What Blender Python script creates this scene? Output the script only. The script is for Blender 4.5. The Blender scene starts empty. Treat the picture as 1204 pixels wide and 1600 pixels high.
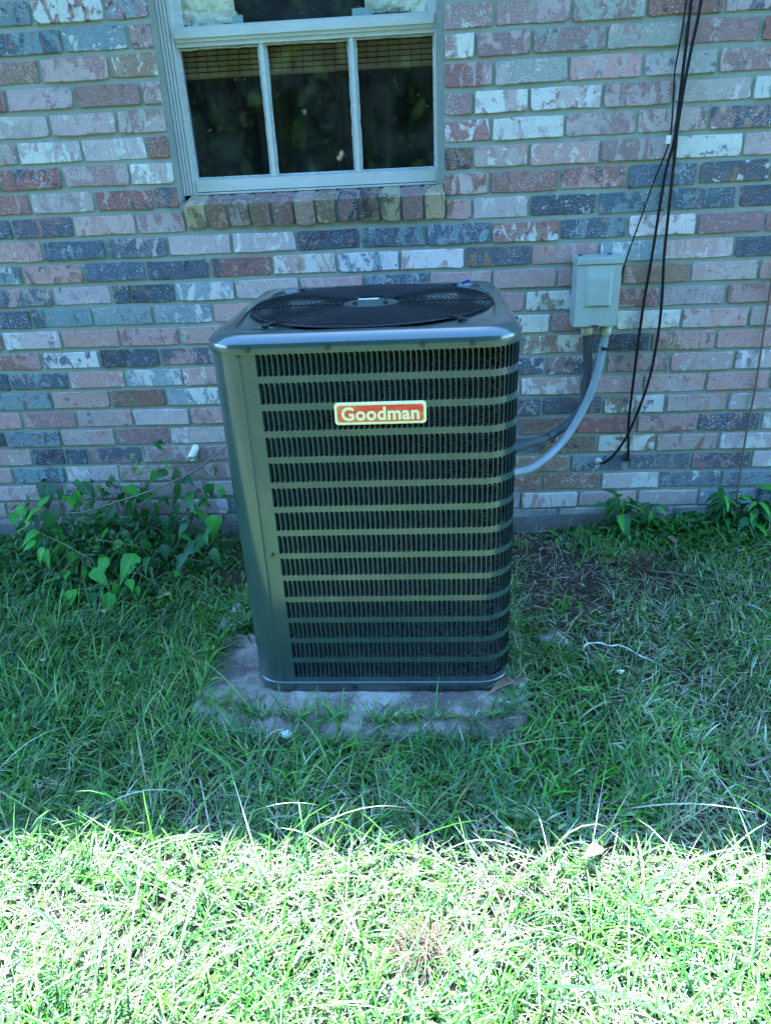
import bpy, bmesh, math, random
import numpy as np
from mathutils import Vector, Matrix
random.seed(11); rng = np.random.default_rng(11)
S = bpy.context.scene; COL = S.collection
R = math.radians; PI = math.pi

# ------------------------------------------------------------------ camera, sky, sun, exposure
cam = bpy.data.cameras.new('camera'); camo = bpy.data.objects.new('camera', cam); COL.objects.link(camo)
S.camera = camo
cam.sensor_fit = 'VERTICAL'; cam.sensor_height = 24.0; cam.lens = 24.0*1118.0/1600.0
cam.clip_start = 0.02; cam.clip_end = 500
_right = (0.9977343, 0.0504055, -0.0445593); _down = (-0.0182082, -0.4352909, -0.9001057); _fwd = (-0.0647665, 0.8988777, -0.4333868)
camo.matrix_world = Matrix(((_right[0], -_down[0], -_fwd[0], 1.2695), (_right[1], -_down[1], -_fwd[1], -2.4776),
                            (_right[2], -_down[2], -_fwd[2], 1.2853), (0, 0, 0, 1)))
SUN_EL = 69.65
W = bpy.data.worlds.new('World'); S.world = W; W.use_nodes = True
wn = W.node_tree; wn.nodes.clear()
sky = wn.nodes.new('ShaderNodeTexSky'); sky.sky_type = 'NISHITA'; sky.sun_disc = False
sky.sun_elevation = R(SUN_EL); sky.sun_rotation = R(0); sky.air_density = 1.0; sky.dust_density = 0.3; sky.ozone_density = 3.0
bg = wn.nodes.new('ShaderNodeBackground'); bg.inputs['Strength'].default_value = 0.15
wo = wn.nodes.new('ShaderNodeOutputWorld')
wn.links.new(sky.outputs[0], bg.inputs[0]); wn.links.new(bg.outputs[0], wo.inputs[0])
sun = bpy.data.lights.new('sun', 'SUN'); sun.energy = 4.7; sun.angle = R(0.53); sun.color = (1.0, 0.96, 0.9)
suno = bpy.data.objects.new('sun', sun); COL.objects.link(suno); suno.rotation_euler = (R(-(90-SUN_EL)), 0, 0); suno.location = (0, 6, 12)
S.view_settings.view_transform = 'Standard'; S.view_settings.look = 'None'
S.view_settings.exposure = 3.35; S.view_settings.gamma = 1.0; S.view_settings.use_curve_mapping = False
S.view_settings.use_white_balance = True; S.view_settings.white_balance_temperature = 5050; S.view_settings.white_balance_tint = -5   # the phone's cool white balance
S.cycles.max_bounces = 8; S.cycles.transparent_max_bounces = 12; S.cycles.use_denoising = True

# ------------------------------------------------------------------ node helpers
def mat(name, base=(.5,.5,.5), rough=.6, metal=0.0, spec=.5, coat=0.0):
    m = bpy.data.materials.new(name); m.use_nodes = True
    b = m.node_tree.nodes['Principled BSDF']
    b.inputs['Base Color'].default_value = (*base, 1); b.inputs['Roughness'].default_value = rough
    b.inputs['Metallic'].default_value = metal; b.inputs['Specular IOR Level'].default_value = spec
    b.inputs['Coat Weight'].default_value = coat; b.inputs['Coat Roughness'].default_value = .12
    return m, m.node_tree, b
def nd(t, kind, **kw):
    n = t.nodes.new(kind)
    for k, v in kw.items():
        if k.startswith('i_'): n.inputs[int(k[2:])].default_value = v
        else: setattr(n, k, v)
    return n
def noise(t, vec, scale, detail=4.0, rough=.55, dist=0.0):
    n = t.nodes.new('ShaderNodeTexNoise'); n.inputs['Scale'].default_value = scale; n.inputs['Detail'].default_value = detail
    n.inputs['Roughness'].default_value = rough; n.inputs['Distortion'].default_value = dist
    if vec is not None: t.links.new(vec, n.inputs['Vector'])
    return n.outputs['Fac']
def ramp(t, fac, a, b, lo=0.0, hi=1.0):
    n = t.nodes.new('ShaderNodeMapRange'); n.inputs[1].default_value = a; n.inputs[2].default_value = b
    n.inputs[3].default_value = lo; n.inputs[4].default_value = hi
    t.links.new(fac, n.inputs[0]); return n.outputs[0]
def mixc(t, fac, a, b, mode='MIX'):
    n = t.nodes.new('ShaderNodeMix'); n.data_type = 'RGBA'; n.blend_type = mode
    for s, v in ((n.inputs[0], fac), (n.inputs[6], a), (n.inputs[7], b)):
        if isinstance(v, (int, float)): s.default_value = v
        elif isinstance(v, tuple): s.default_value = (*v, 1)
        else: t.links.new(v, s)
    return n.outputs[2]
def math_(t, op, a, b):
    n = t.nodes.new('ShaderNodeMath'); n.operation = op
    for s, v in ((n.inputs[0], a), (n.inputs[1], b)):
        if isinstance(v, (int, float)): s.default_value = v
        else: t.links.new(v, s)
    return n.outputs[0]
def pos(t):
    return t.nodes.new('ShaderNodeNewGeometry').outputs['Position']
def mapping(t, vec, scale=(1,1,1), rot=(0,0,0)):
    n = t.nodes.new('ShaderNodeMapping'); n.inputs['Scale'].default_value = scale; n.inputs['Rotation'].default_value = rot
    t.links.new(vec, n.inputs['Vector']); return n.outputs[0]
def bump(t, b, h, dist=.002, strength=1.0):
    n = t.nodes.new('ShaderNodeBump'); n.inputs['Distance'].default_value = dist; n.inputs['Strength'].default_value = strength
    t.links.new(h, n.inputs['Height']); t.links.new(n.outputs[0], b.inputs['Normal'])
def attr(t, name):
    n = t.nodes.new('ShaderNodeAttribute'); n.attribute_type = 'GEOMETRY'; n.attribute_name = name; return n

def speckled(name, a, c, rough, scale=40, sp=.5, metal=0.0, bmp=0.0):
    m, t, b = mat(name, a, rough, metal, sp); p = pos(t); n = noise(t, p, scale, 5, .6)
    t.links.new(mixc(t, ramp(t, n, .35, .65), a, c), b.inputs['Base Color'])
    if bmp: bump(t, b, n, bmp, .8)
    return m
# ------------------------------------------------------------------ materials
# reclaimed brick: three pigments stored per brick, broken up by blotches, flakes, lime specks and scratches
m_brick, t, b = mat('reclaimed_brick', rough=.9, spec=.25)
p = pos(t); sd = attr(t, 'seed').outputs['Vector']
va = nd(t, 'ShaderNodeVectorMath', operation='ADD'); t.links.new(p, va.inputs[0]); t.links.new(sd, va.inputs[1]); v = va.outputs[0]
c1, c2, c3 = (attr(t, n).outputs['Color'] for n in ('c1', 'c2', 'c3'))
vs = mapping(t, v, (1.5, 1, .8))
n_big = noise(t, vs, 15, 6, .6, .9)
n_mid = noise(t, v, 34, 6, .6, .3)
n_fine = noise(t, v, 170, 5, .75)
n_grit = noise(t, v, 620, 2, .6)
n_bal = noise(t, v, 2.3, 1); n_sh = math_(t, 'ADD', math_(t, 'ADD', n_big, math_(t, 'MULTIPLY', math_(t, 'SUBTRACT', n_bal, .5), .7)), math_(t, 'MULTIPLY', math_(t, 'SUBTRACT', n_fine, .5), .22))
m2 = ramp(t, n_sh, .52, .57, 0, .92)
m3 = ramp(t, n_mid, .575, .62)
col = mixc(t, m2, c1, c2); col = mixc(t, math_(t, 'MULTIPLY', m3, .8), col, c3)
soft = ramp(t, noise(t, v, 24, 3), .3, .7)
col = mixc(t, math_(t, 'MULTIPLY', soft, .22), col, c2)
scr = noise(t, mapping(t, v, (40, 40, 420), (0, R(35), 0)), 1.0, 2)
col = mixc(t, ramp(t, scr, .60, .72, 0, .35), col, (.55, .52, .48))
fl = ramp(t, n_fine, .57, .62)
col = mixc(t, math_(t, 'MULTIPLY', fl, ramp(t, noise(t, v, 9, 2), .36, .62, .10, .85)), col, (.66, .64, .60))
dk = ramp(t, noise(t, v, 120, 5, .75), .40, .33)
col = mixc(t, math_(t, 'MULTIPLY', dk, .7), col, (.05, .042, .045))
g = ramp(t, n_grit, .25, .75, .65, 1.35)
cg = nd(t, 'ShaderNodeCombineColor'); [t.links.new(g, cg.inputs[i]) for i in range(3)]
col = mixc(t, 1.0, col, cg.outputs[0], 'MULTIPLY')
t.links.new(col, b.inputs['Base Color'])
hh = math_(t, 'ADD', math_(t, 'MULTIPLY', n_fine, .8), math_(t, 'ADD', math_(t, 'MULTIPLY', n_mid, .8), math_(t, 'MULTIPLY', m2, .25)))
bump(t, b, hh, .0035, .9)

m_mortar, t, b = mat('mortar', rough=.95, spec=.2); p = pos(t)
n1 = noise(t, p, 7, 4); n2 = noise(t, p, 260, 4, .7)
col = mixc(t, n1, (.235, .265, .222), (.335, .358, .305)); col = mixc(t, ramp(t, n2, .35, .7, 0, .5), col, (.19, .195, .165))
col = mixc(t, ramp(t, noise(t, p, 22, 4), .60, .72, 0, .5), col, (.16, .18, .10))
t.links.new(col, b.inputs['Base Color']); bump(t, b, n2, .003, .8)

m_conc, t, b = mat('weathered_concrete', rough=.92, spec=.25); p = pos(t)
n1 = noise(t, p, 5, 5, .6, .4); n2 = noise(t, p, 170, 5, .8); n3 = noise(t, p, 26, 5, .65)
col = mixc(t, ramp(t, n1, .42, .58), (.12, .10, .08), (.36, .325, .275))
col = mixc(t, ramp(t, n3, .52, .66, 0, .75), col, (.08, .068, .06))
col = mixc(t, ramp(t, n2, .55, .68, 0, .7), col, (.62, .62, .60)); col = mixc(t, ramp(t, n2, .42, .32, 0, .7), col, (.09, .085, .08))
t.links.new(col, b.inputs['Base Color']); bump(t, b, math_(t, 'ADD', n2, n3), .004, .9)

m_foot, t, b = mat('footing_concrete', rough=.95, spec=.2); p = pos(t)
n1 = noise(t, p, 9, 5); n2 = noise(t, p, 240, 4, .7)
col = mixc(t, n1, (.06, .06, .055), (.20, .195, .18)); col = mixc(t, ramp(t, n2, .5, .7, 0, .5), col, (.34, .34, .32))
t.links.new(col, b.inputs['Base Color']); bump(t, b, math_(t, 'ADD', n2, n1), .009, 1.0)

# casing paint: grey-green baked enamel
m_case, t, b = mat('grey_enamel', (.085, .10, .095),   .30, 0, .45, 1.0); b.inputs['Coat IOR'].default_value = 1.55; p = pos(t)
n1 = noise(t, p, 6, 4); n2 = noise(t, p, 900, 2)
col = mixc(t, n1, (.025, .043, .042), (.037, .059, .057))
col = mixc(t, ramp(t, noise(t, p, 60, 5, .7), .62, .75, 0, .25), col, (.22, .22, .2))
t.links.new(col, b.inputs['Base Color']); t.links.new(ramp(t, n1, .3, .7, .24, .38), b.inputs['Roughness']); bump(t, b, n2, .0003, .25)
m_coil, t, b = mat('coil_fins', (.2, .2, .2), .5, .5); p = pos(t)
t.links.new(mixc(t, ramp(t, noise(t, mapping(t, p, (60, 60, 300)), 1.0, 3), .4, .62), (.010, .012, .011), (.17, .18, .165)), b.inputs['Base Color'])
m_black, t, b = mat('black_wire_coating', (.010, .009, .011), .45, 0, .35); p = pos(t)
t.links.new(ramp(t, noise(t, p, 90, 3), .3, .7, .35, .55), b.inputs['Roughness'])
m_rubber = speckled('black_cable_rubber', (.010, .009, .010), (.018, .016, .017), .75, 60, .15)
m_cavity, t, b = mat('dark_inner_metal', (.03, .03, .03), .7); t.links.new(mixc(t, noise(t, pos(t), 30), (.015, .015, .016), (.045, .045, .045)), b.inputs['Base Color'])
m_screw, t, b = mat('dull_zinc', (.16, .15, .13), .4, .8); t.links.new(mixc(t, noise(t, pos(t), 300), (.02, .02, .02), (.10, .10, .10)), b.inputs['Base Color'])
m_motor, t, b = mat('motor_housing', (.06, .07, .07), .5); t.links.new(mixc(t, noise(t, pos(t), 40), (.035, .042, .04), (.075, .085, .08)), b.inputs['Base Color'])
m_red, t, b = mat('badge_red', (.62, .02, .015), .22, 0, .6, .5); p = pos(t)
t.links.new(mixc(t, ramp(t, noise(t, mapping(t, p, (5, 5, 46)), 1.0, 2, .5, 1.0), .42, .60), (.64, .012, .01), (.66, .15, .05)), b.inputs['Base Color'])  # lighter orange bands paint a reflected gradient into the red
m_cream, t, b = mat('badge_cream', (.78, .72, .46), .3); t.links.new(mixc(t, noise(t, pos(t), 50), (.80, .72, .32), (.86, .80, .46)), b.inputs['Base Color'])
m_alu, t, b = mat('mill_aluminium', (.55, .56, .55), .42, .35, .5); p = pos(t)
n1 = noise(t, mapping(t, p, (12, 12, 60)), 1.0, 4); n2 = noise(t, p, 120, 4, .7)
col = mixc(t, n1, (.46, .47, .46), (.66, .67, .66)); col = mixc(t, ramp(t, n2, .60, .72, 0, .55), col, (.20, .19, .16))
t.links.new(col, b.inputs['Base Color']); bump(t, b, n2, .0006, .5)
m_putty = speckled('glazing_putty', (.50, .52, .50), (.32, .33, .31), .8, 90)
m_box = speckled('grey_box_enamel', (.31, .35, .325), (.26, .30, .275), .42, 14)
m_cond = speckled('grey_conduit_plastic', (.25, .29, .31), (.21, .245, .265), .5, 20)
m_cond2 = speckled('dark_grey_conduit_plastic', (.06, .068, .08), (.042, .05, .06), .6, 20)
m_pvc = speckled('white_pvc', (.78, .77, .72), (.66, .64, .58), .4, 60)
m_brass = speckled('pale_bushing', (.52, .54, .46), (.38, .40, .34), .6, 80)
m_rust = speckled('brown_cable_sheath', (.13, .075, .05), (.20, .12, .08), .7, 90)
m_paper = speckled('aged_cream_paper', (.85, .83, .70), (.78, .75, .58), .8, 9, .3, 0, .01)
m_tape = speckled('pale_green_tape', (.33, .44, .40), (.24, .34, .32), .6, 120)
m_cloth, t, b = mat('black_cloth', (.010, .010, .013), .95, 0, .15); bump(t, b, noise(t, mapping(t, pos(t), (8, 8, 30)), 1.0, 4), .006, .7)
m_bamboo, t, b = mat('bamboo_slat', (.3, .2, .09), .6); p = pos(t)
col = mixc(t, noise(t, mapping(t, p, (10, 10, 260)), 1.0, 3), (.11, .072, .034), (.27, .185, .09)); t.links.new(col, b.inputs['Base Color'])
m_cord = speckled('dark_cord', (.03, .025, .02), (.05, .04, .03), .9)
m_room = speckled('dim_room_plaster', (.16, .15, .13), (.11, .105, .09), .9, 3)
m_backing, t, b = mat('dark_backing', (.03, .028, .026), .95, 0, .1)
t.links.new(mixc(t, noise(t, mapping(t, pos(t), (60, 4, 2)), 1.0, 3), (.012, .012, .012), (.05, .046, .04)), b.inputs['Base Color'])
m_glass = bpy.data.materials.new('dusty_window_glass'); m_glass.use_nodes = True; t = m_glass.node_tree; t.nodes.clear()
o = t.nodes.new('ShaderNodeOutputMaterial'); tr = t.nodes.new('ShaderNodeBsdfTransparent'); gl = t.nodes.new('ShaderNodeBsdfGlossy'); gl.inputs['Roughness'].default_value = .03
df = t.nodes.new('ShaderNodeBsdfDiffuse'); df.inputs['Color'].default_value = (.45, .45, .42, 1)
gg = t.nodes.new('ShaderNodeNewGeometry'); dt = nd(t, 'ShaderNodeVectorMath', operation='DOT_PRODUCT'); t.links.new(gg.outputs['Incoming'], dt.inputs[0]); t.links.new(gg.outputs['Normal'], dt.inputs[1])
fres = math_(t, 'ADD', .05, math_(t, 'MULTIPLY', .95, math_(t, 'POWER', math_(t, 'SUBTRACT', 1.0, math_(t, 'ABSOLUTE', dt.outputs['Value'], 0.0)), 5.0)))
mx = t.nodes.new('ShaderNodeMixShader'); mx2 = t.nodes.new('ShaderNodeMixShader'); p = pos(t)
tr.inputs['Color'].default_value = (.92, .94, .93, 1)
dust = math_(t, 'ADD', ramp(t, noise(t, p, 160, 2, .5), .70, .76, 0, .55), ramp(t, noise(t, p, 7, 6, .7), .45, .8, 0.004, .07))
t.links.new(fres, mx.inputs[0]); t.links.new(tr.outputs[0], mx.inputs[1]); t.links.new(gl.outputs[0], mx.inputs[2])
t.links.new(dust, mx2.inputs[0]); t.links.new(mx.outputs[0], mx2.inputs[1]); t.links.new(df.outputs[0], mx2.inputs[2]); t.links.new(mx2.outputs[0], o.inputs[0])
m_roof = speckled('asphalt_shingle', (.07, .065, .06), (.12, .115, .11), .95, 60)
m_soffit = speckled('soffit_paint', (.62, .60, .55), (.54, .52, .47), .7, 8)

m_soil, t, b = mat('dark_soil', rough=1.0, spec=.1); p = pos(t)
n1 = noise(t, p, 8, 5); n2 = noise(t, p, 140, 5, .7)
soil = mixc(t, n2, (.014, .010, .008), (.13, .098, .08)); lawn = mixc(t, n2, (.020, .03, .010), (.075, .09, .035))
yy = nd(t, 'ShaderNodeSeparateXYZ'); t.links.new(p, yy.inputs[0])
far = ramp(t, yy.outputs[1], -1.9, -3.2)
col = mixc(t, math_(t, 'MAXIMUM', far, ramp(t, n1, .35, .6, 0, .55)), soil, lawn); t.links.new(col, b.inputs['Base Color']); bump(t, b, n2, .012, 1.0)

def leafmat(name, rough=.45, trans=.3, spec=.4, sat=1.0):
    m = bpy.data.materials.new(name); m.use_nodes = True; t = m.node_tree
    b = t.nodes['Principled BSDF']; o = t.nodes['Material Output']
    b.inputs['Roughness'].default_value = rough; b.inputs['Specular IOR Level'].default_value = spec
    c = attr(t, 'col').outputs['Color']; p = pos(t)
    k = ramp(t, noise(t, p, 70, 3), .3, .7, .75, 1.25)
    cg = nd(t, 'ShaderNodeCombineColor'); [t.links.new(k, cg.inputs[i]) for i in range(3)]
    c = mixc(t, 1.0, c, cg.outputs[0], 'MULTIPLY'); t.links.new(c, b.inputs['Base Color'])
    tl = t.nodes.new('ShaderNodeBsdfTranslucent'); t.links.new(mixc(t, .5, c, (.10, .22, .02)), tl.inputs[0])
    mx = t.nodes.new('ShaderNodeMixShader'); mx.inputs[0].default_value = trans
    t.links.new(b.outputs[0], mx.inputs[1]); t.links.new(tl.outputs[0], mx.inputs[2]); t.links.new(mx.outputs[0], o.inputs[0])
    return m
m_grass = leafmat('grass_blade', .40, .34, .42)
m_wood = leafmat('far_foliage', .9, .15, .05)
def solidleaf(name, a, c, trans=.3, rough=.55):
    m = bpy.data.materials.new(name); m.use_nodes = True; t = m.node_tree
    b = t.nodes['Principled BSDF']; o = t.nodes['Material Output']; b.inputs['Roughness'].default_value = rough
    oi = t.nodes.new('ShaderNodeObjectInfo'); p = pos(t)
    f = math_(t, 'MULTIPLY', math_(t, 'ADD', oi.outputs['Random'], noise(t, p, 55, 4)), .5)
    cc = mixc(t, f, a, c)
    ob = t.nodes.new('ShaderNodeTexCoord').outputs['Object']; sx = t.nodes.new('ShaderNodeSeparateXYZ'); t.links.new(ob, sx.inputs[0])
    ax = math_(t, 'ABSOLUTE', sx.outputs[0], 0.0); rib_ = ramp(t, ax, .028, .008, 0, .55)
    ph = math_(t, 'SINE', math_(t, 'MULTIPLY', math_(t, 'SUBTRACT', sx.outputs[1], math_(t, 'MULTIPLY', ax, .9)), 44.0), 0.0)
    cc = mixc(t, math_(t, 'MAXIMUM', rib_, ramp(t, ph, .90, 1.0, 0, .3)), cc, tuple(min(.8, q*1.7+.02) for q in c))
    t.links.new(cc, b.inputs['Base Color'])
    tl = t.nodes.new('ShaderNodeBsdfTranslucent'); t.links.new(mixc(t, .4, cc, (.12, .28, .02)), tl.inputs[0])
    mx = t.nodes.new('ShaderNodeMixShader'); mx.inputs[0].default_value = trans
    t.links.new(b.outputs[0], mx.inputs[1]); t.links.new(tl.outputs[0], mx.inputs[2]); t.links.new(mx.outputs[0], o.inputs[0])
    bump(t, b, noise(t, p, 160, 3), .001, .6)
    return m
m_leaf = [solidleaf('leaf_dark', (.022, .085, .012), (.045, .14, .025)), solidleaf('leaf_fresh', (.07, .25, .010), (.14, .36, .03)),
          solidleaf('leaf_yellowing', (.22, .26, .03), (.32, .34, .06)), solidleaf('leaf_underside', (.05, .12, .05), (.09, .17, .08))]
m_stem = speckled('green_stem', (.10, .15, .05), (.16, .19, .07), .6, 60)
m_dry = [solidleaf('dry_leaf_brown', (.15, .085, .05), (.24, .15, .10), .1, .7), solidleaf('dry_leaf_tan', (.36, .27, .15), (.50, .40, .26), .15, .7)]
m_twig = speckled('grey_brown_twig', (.13, .105, .085), (.22, .19, .16), .9, 120)
m_dead = speckled('dead_grass', (.05, .03, .018), (.14, .09, .055), .9, 200)
m_string = speckled('white_plastic_strip', (.74, .78, .70), (.62, .66, .58), .5, 80)
m_scrap = speckled('faded_paper', (.46, .56, .48), (.34, .42, .36), .8, 70)
m_blue = speckled('blue_plastic', (.01, .02, .25), (.02, .03, .3), .4)

# ------------------------------------------------------------------ mesh helpers
def tag(o, label=None, cat=None, group=None, kind=None):
    if label: o['label'] = label
    if cat: o['category'] = cat
    if group: o['group'] = group
    if kind: o['kind'] = kind
    return o
def thing(name, loc, label, cat, group=None):
    o = bpy.data.objects.new(name, None); COL.objects.link(o); o.location = loc; o.empty_display_size = .05
    return tag(o, label, cat, group)
ORG = {}
class MB:
    def __init__(s): s.v = []; s.f = []
    def add(s, vs, fs):
        n = len(s.v); s.v += [tuple(a) for a in vs]; s.f += [tuple(i+n for i in f) for f in fs]; return s
    def box(s, a, b_):
        (x0, y0, z0), (x1, y1, z1) = a, b_
        return s.add([(x0,y0,z0),(x1,y0,z0),(x1,y1,z0),(x0,y1,z0),(x0,y0,z1),(x1,y0,z1),(x1,y1,z1),(x0,y1,z1)],
                     [(0,3,2,1),(4,5,6,7),(0,1,5,4),(1,2,6,5),(2,3,7,6),(3,0,4,7)])
    def rings(s, rs, close=True, cap0=False, cap1=False):
        """rs: list of rings with the same number of points"""
        n = len(rs[0]); base = len(s.v)
        for r in rs: s.v += [tuple(p) for p in r]
        for i in range(len(rs)-1):
            for j in range(n if close else n-1):
                k = (j+1) % n; a = base+i*n
                s.f.append((a+j, a+k, a+n+k, a+n+j))
        if cap0: s.f.append(tuple(base+j for j in reversed(range(n))))
        if cap1: s.f.append(tuple(base+(len(rs)-1)*n+j for j in range(n)))
        return s
    def tube(s, pts, r, n=8, caps=True, taper=None):
        P = [Vector(p) for p in pts]; rs = []; up = Vector((0, .13, 1)).normalized(); prev = None
        for i, p_ in enumerate(P):
            d = (P[min(i+1, len(P)-1)]-P[max(i-1, 0)]).normalized()
            if prev is None:
                a = d.cross(up)
                if a.length < .05: a = d.cross(Vector((1, 0, 0)))
                a.normalize()
            else:
                a = (prev-d*prev.dot(d)).normalized()
            prev = a; c = d.cross(a); rr = r if taper is None else r*(1+(taper-1)*i/(len(P)-1))
            rs.append([p_+(a*math.cos(2*PI*k/n)+c*math.sin(2*PI*k/n))*rr for k in range(n)])
        return s.rings(rs, True, caps, caps)
    def build(s, name, m, parent=None, smooth=False, origin=None, label=None):
        root = parent
        if origin is None:
            origin = ORG.get(parent.name, Vector((0, 0, 0))) if parent else Vector((0, 0, 0))
        origin = Vector(origin)
        me = bpy.data.meshes.new(name); me.from_pydata([tuple(Vector(q)-origin) for q in s.v], [], s.f)
        me.materials.append(m)
        if smooth: me.polygons.foreach_set('use_smooth', [True]*len(me.polygons))
        o = bpy.data.objects.new(name, me); COL.objects.link(o)
        if parent: o.parent = parent; o.location = origin-ORG.get(parent.name, Vector((0, 0, 0)))
        else: o.location = origin
        ORG[o.name] = origin
        if label: o['label'] = label
        return o
def root(name, loc, label, cat, group=None):
    o = thing(name, loc, label, cat, group); ORG[o.name] = Vector(loc); return o
def smooth_path(pts, k=8):
    P = [Vector(p) for p in pts]; P = [P[0]*2-P[1]]+P+[P[-1]*2-P[-2]]; out = []
    for i in range(1, len(P)-2):
        for j in range(k):
            u = j/k; a, b_, c, d = P[i-1:i+3]
            out.append(.5*((2*b_)+(c-a)*u+(2*a-5*b_+4*c-d)*u*u+(3*b_-a-3*c+d)*u**3))
    out.append(P[-2]); return out
def fbm(x, y, s=1.0, seed=0):
    r = np.zeros_like(x)
    g = np.random.default_rng(seed)
    for o in range(5):
        for _ in range(3):
            a = g.uniform(0, 2*PI); k = s*(1.9**o)*g.uniform(.7, 1.3); ph = g.uniform(0, 2*PI)
            r = r+np.sin((x*math.cos(a)+y*math.sin(a))*k*2*PI+ph)/(1.7**o)/3
    return r
def gz(x, y):
    """ground height"""
    x = np.asarray(x, float); y = np.asarray(y, float)
    near = np.clip((y+6)/3, 0, 1)
    return (.010*fbm(x, y, .9, 5)+.006*fbm(x, y, 3.0, 6))*near - .004
def gz1(x, y): return float(gz(np.array([x]), np.array([y]))[0])

# ------------------------------------------------------------------ ground, sky side
xs = np.concatenate([np.linspace(-200, -6, 14)[:-1], np.linspace(-6, -1, 12)[:-1], np.linspace(-1, 3.2, 106)[:-1], np.linspace(3.2, 8, 12)[:-1], np.linspace(8, 200, 14)])
ys = np.concatenate([np.linspace(-200, -8, 14)[:-1], np.linspace(-8, -2.6, 16)[:-1], np.linspace(-2.6, .02, 66)[:-1], np.linspace(.02, 200, 12)])
X, Y = np.meshgrid(xs, ys); Z = gz(X, Y); Z[Y > .05] = -.01
nx = len(xs); vv = np.stack([X.ravel(), Y.ravel(), Z.ravel()], 1)
ff = [(j*nx+i, j*nx+i+1, (j+1)*nx+i+1, (j+1)*nx+i) for j in range(len(ys)-1) for i in range(nx-1)]
me = bpy.data.meshes.new('ground'); me.from_pydata(vv.tolist(), [], ff); me.materials.append(m_soil)
me.polygons.foreach_set('use_smooth', [True]*len(me.polygons))
go = bpy.data.objects.new('ground', me); COL.objects.link(go); tag(go, kind='structure')

# ------------------------------------------------------------------ the house: wall, bricks, sill, window, roof
H = .0733035; ZT = 1.7043+H            # course height, top of course 0
WX0, WX1, WZ0, WZ1 = .470, 1.331, 1.2305, 2.06   # window opening
house = root('brick_house', (1.3, 0, 0), 'house wall of mixed reclaimed bricks with an aluminium window', 'house')
w = MB()
w.box((-5, .0055, .055), (WX0+.003, .11, 2.74)); w.box((WX1-.003, .0055, .055), (7.5, .11, 2.74))
w.box((WX0+.003, .0055, .055), (WX1-.003, .11, WZ0-.022)); w.box((WX0+.003, .0055, WZ1), (WX1-.003, .11, 2.74))
w.build('mortar_joints', m_mortar, house)
PAL = {'W': (.60, .585, .55), 'L': (.41, .335, .325), 'P': (.40, .26, .24), 'M': (.255, .165, .16), 'R': (.235, .12, .10),
       'B': (.078, .093, .125), 'T': (.20, .25, .275), 'N': (.21, .145, .095), 'Y': (.45, .38, .22), 'G': (.31, .31, .285), 'D': (.055, .047, .052)}
def vary(c, k=.10):
    f = random.uniform(1-k, 1+k); return tuple(min(.8, x*f*random.uniform(.96, 1.04)) for x in c)
def brick_mesh(hw, hh, front, back):
    """a worn brick: uneven outline with knocked corners, arris rounded, running back into the wall"""
    def j(a=.0020): return random.uniform(-a, a)
    def corner(sx, sz):
        c = random.choice((.0022, .003, .004, .005, .009)); 
        q = [(sx*hw, sz*(hh-c)), (sx*(hw-c*.35), sz*(hh-c*.35)), (sx*(hw-c), sz*hh)]
        return q if sx*sz > 0 else q[::-1]
    out = []
    out += corner(1, 1); out += [(hw*k, hh) for k in (.33, -.33)]
    out += corner(-1, 1); out += [(-hw, 0)]
    out += corner(-1, -1); out += [(hw*k, -hh) for k in (-.33, .33)]
    out += corner(1, -1); out += [(hw, 0)]
    out = [(x+j(), z+j()) for x, z in out]
    tl = random.uniform(-.0012, .0012); tz = random.uniform(-.0012, .0012)
    f0 = [(x*(1-.0018/hw), front+tl*x/hw+tz*z/hh, z*(1-.0018/hh)) for x, z in out]
    f1 = [(x, front+.0022+tl*x/hw+tz*z/hh, z) for x, z in out]
    bk = [(x, back, z) for x, z in out]
    mb = MB(); mb.rings([f0, f1, bk], True, True, False); return mb
def brick_attrs(me, code, gain=1.0):
    cs = [tuple(q*gain for q in vary(PAL[k])) for k in code]
    if code[1] == code[0]: k_ = random.choice((.70, .8, 1.2)); cs[1] = tuple(x*k_ for x in cs[0])
    nv = len(me.vertices)
    for nm, c in zip(('c1', 'c2', 'c3'), cs):
        a = me.attributes.new(nm, 'FLOAT_COLOR', 'POINT'); a.data.foreach_set('color', list((*c, 1))*nv)
    a = me.attributes.new('seed', 'FLOAT_VECTOR', 'POINT'); sv = [random.uniform(-40, 40) for _ in range(3)]
    a.data.foreach_set('vector', sv*nv)
def put_brick(x0, x1, zc, code, back=.03, hz=None):
    jt = .0056
    hw = (x1-x0)/2-jt+random.uniform(-.001, .001); hh = hz or H/2-.0072+random.uniform(-.0008, .0008)
    cx = (x0+x1)/2+random.uniform(-.001, .001); cz = zc+random.uniform(-.001, .001)
    fr = random.uniform(-.0025, .0018)
    mb = brick_mesh(hw, hh, fr, back); mb.v = [(x+cx, y, z+cz) for x, y, z in mb.v]
    o = mb.build('brick', m_brick, house, False, origin=(cx, 0, cz)); brick_attrs(o.data, code)
    mk = o.data.attributes.new('sharp_edge', 'BOOLEAN', 'EDGE') if 'sharp_edge' not in o.data.attributes else None
    return o
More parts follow.
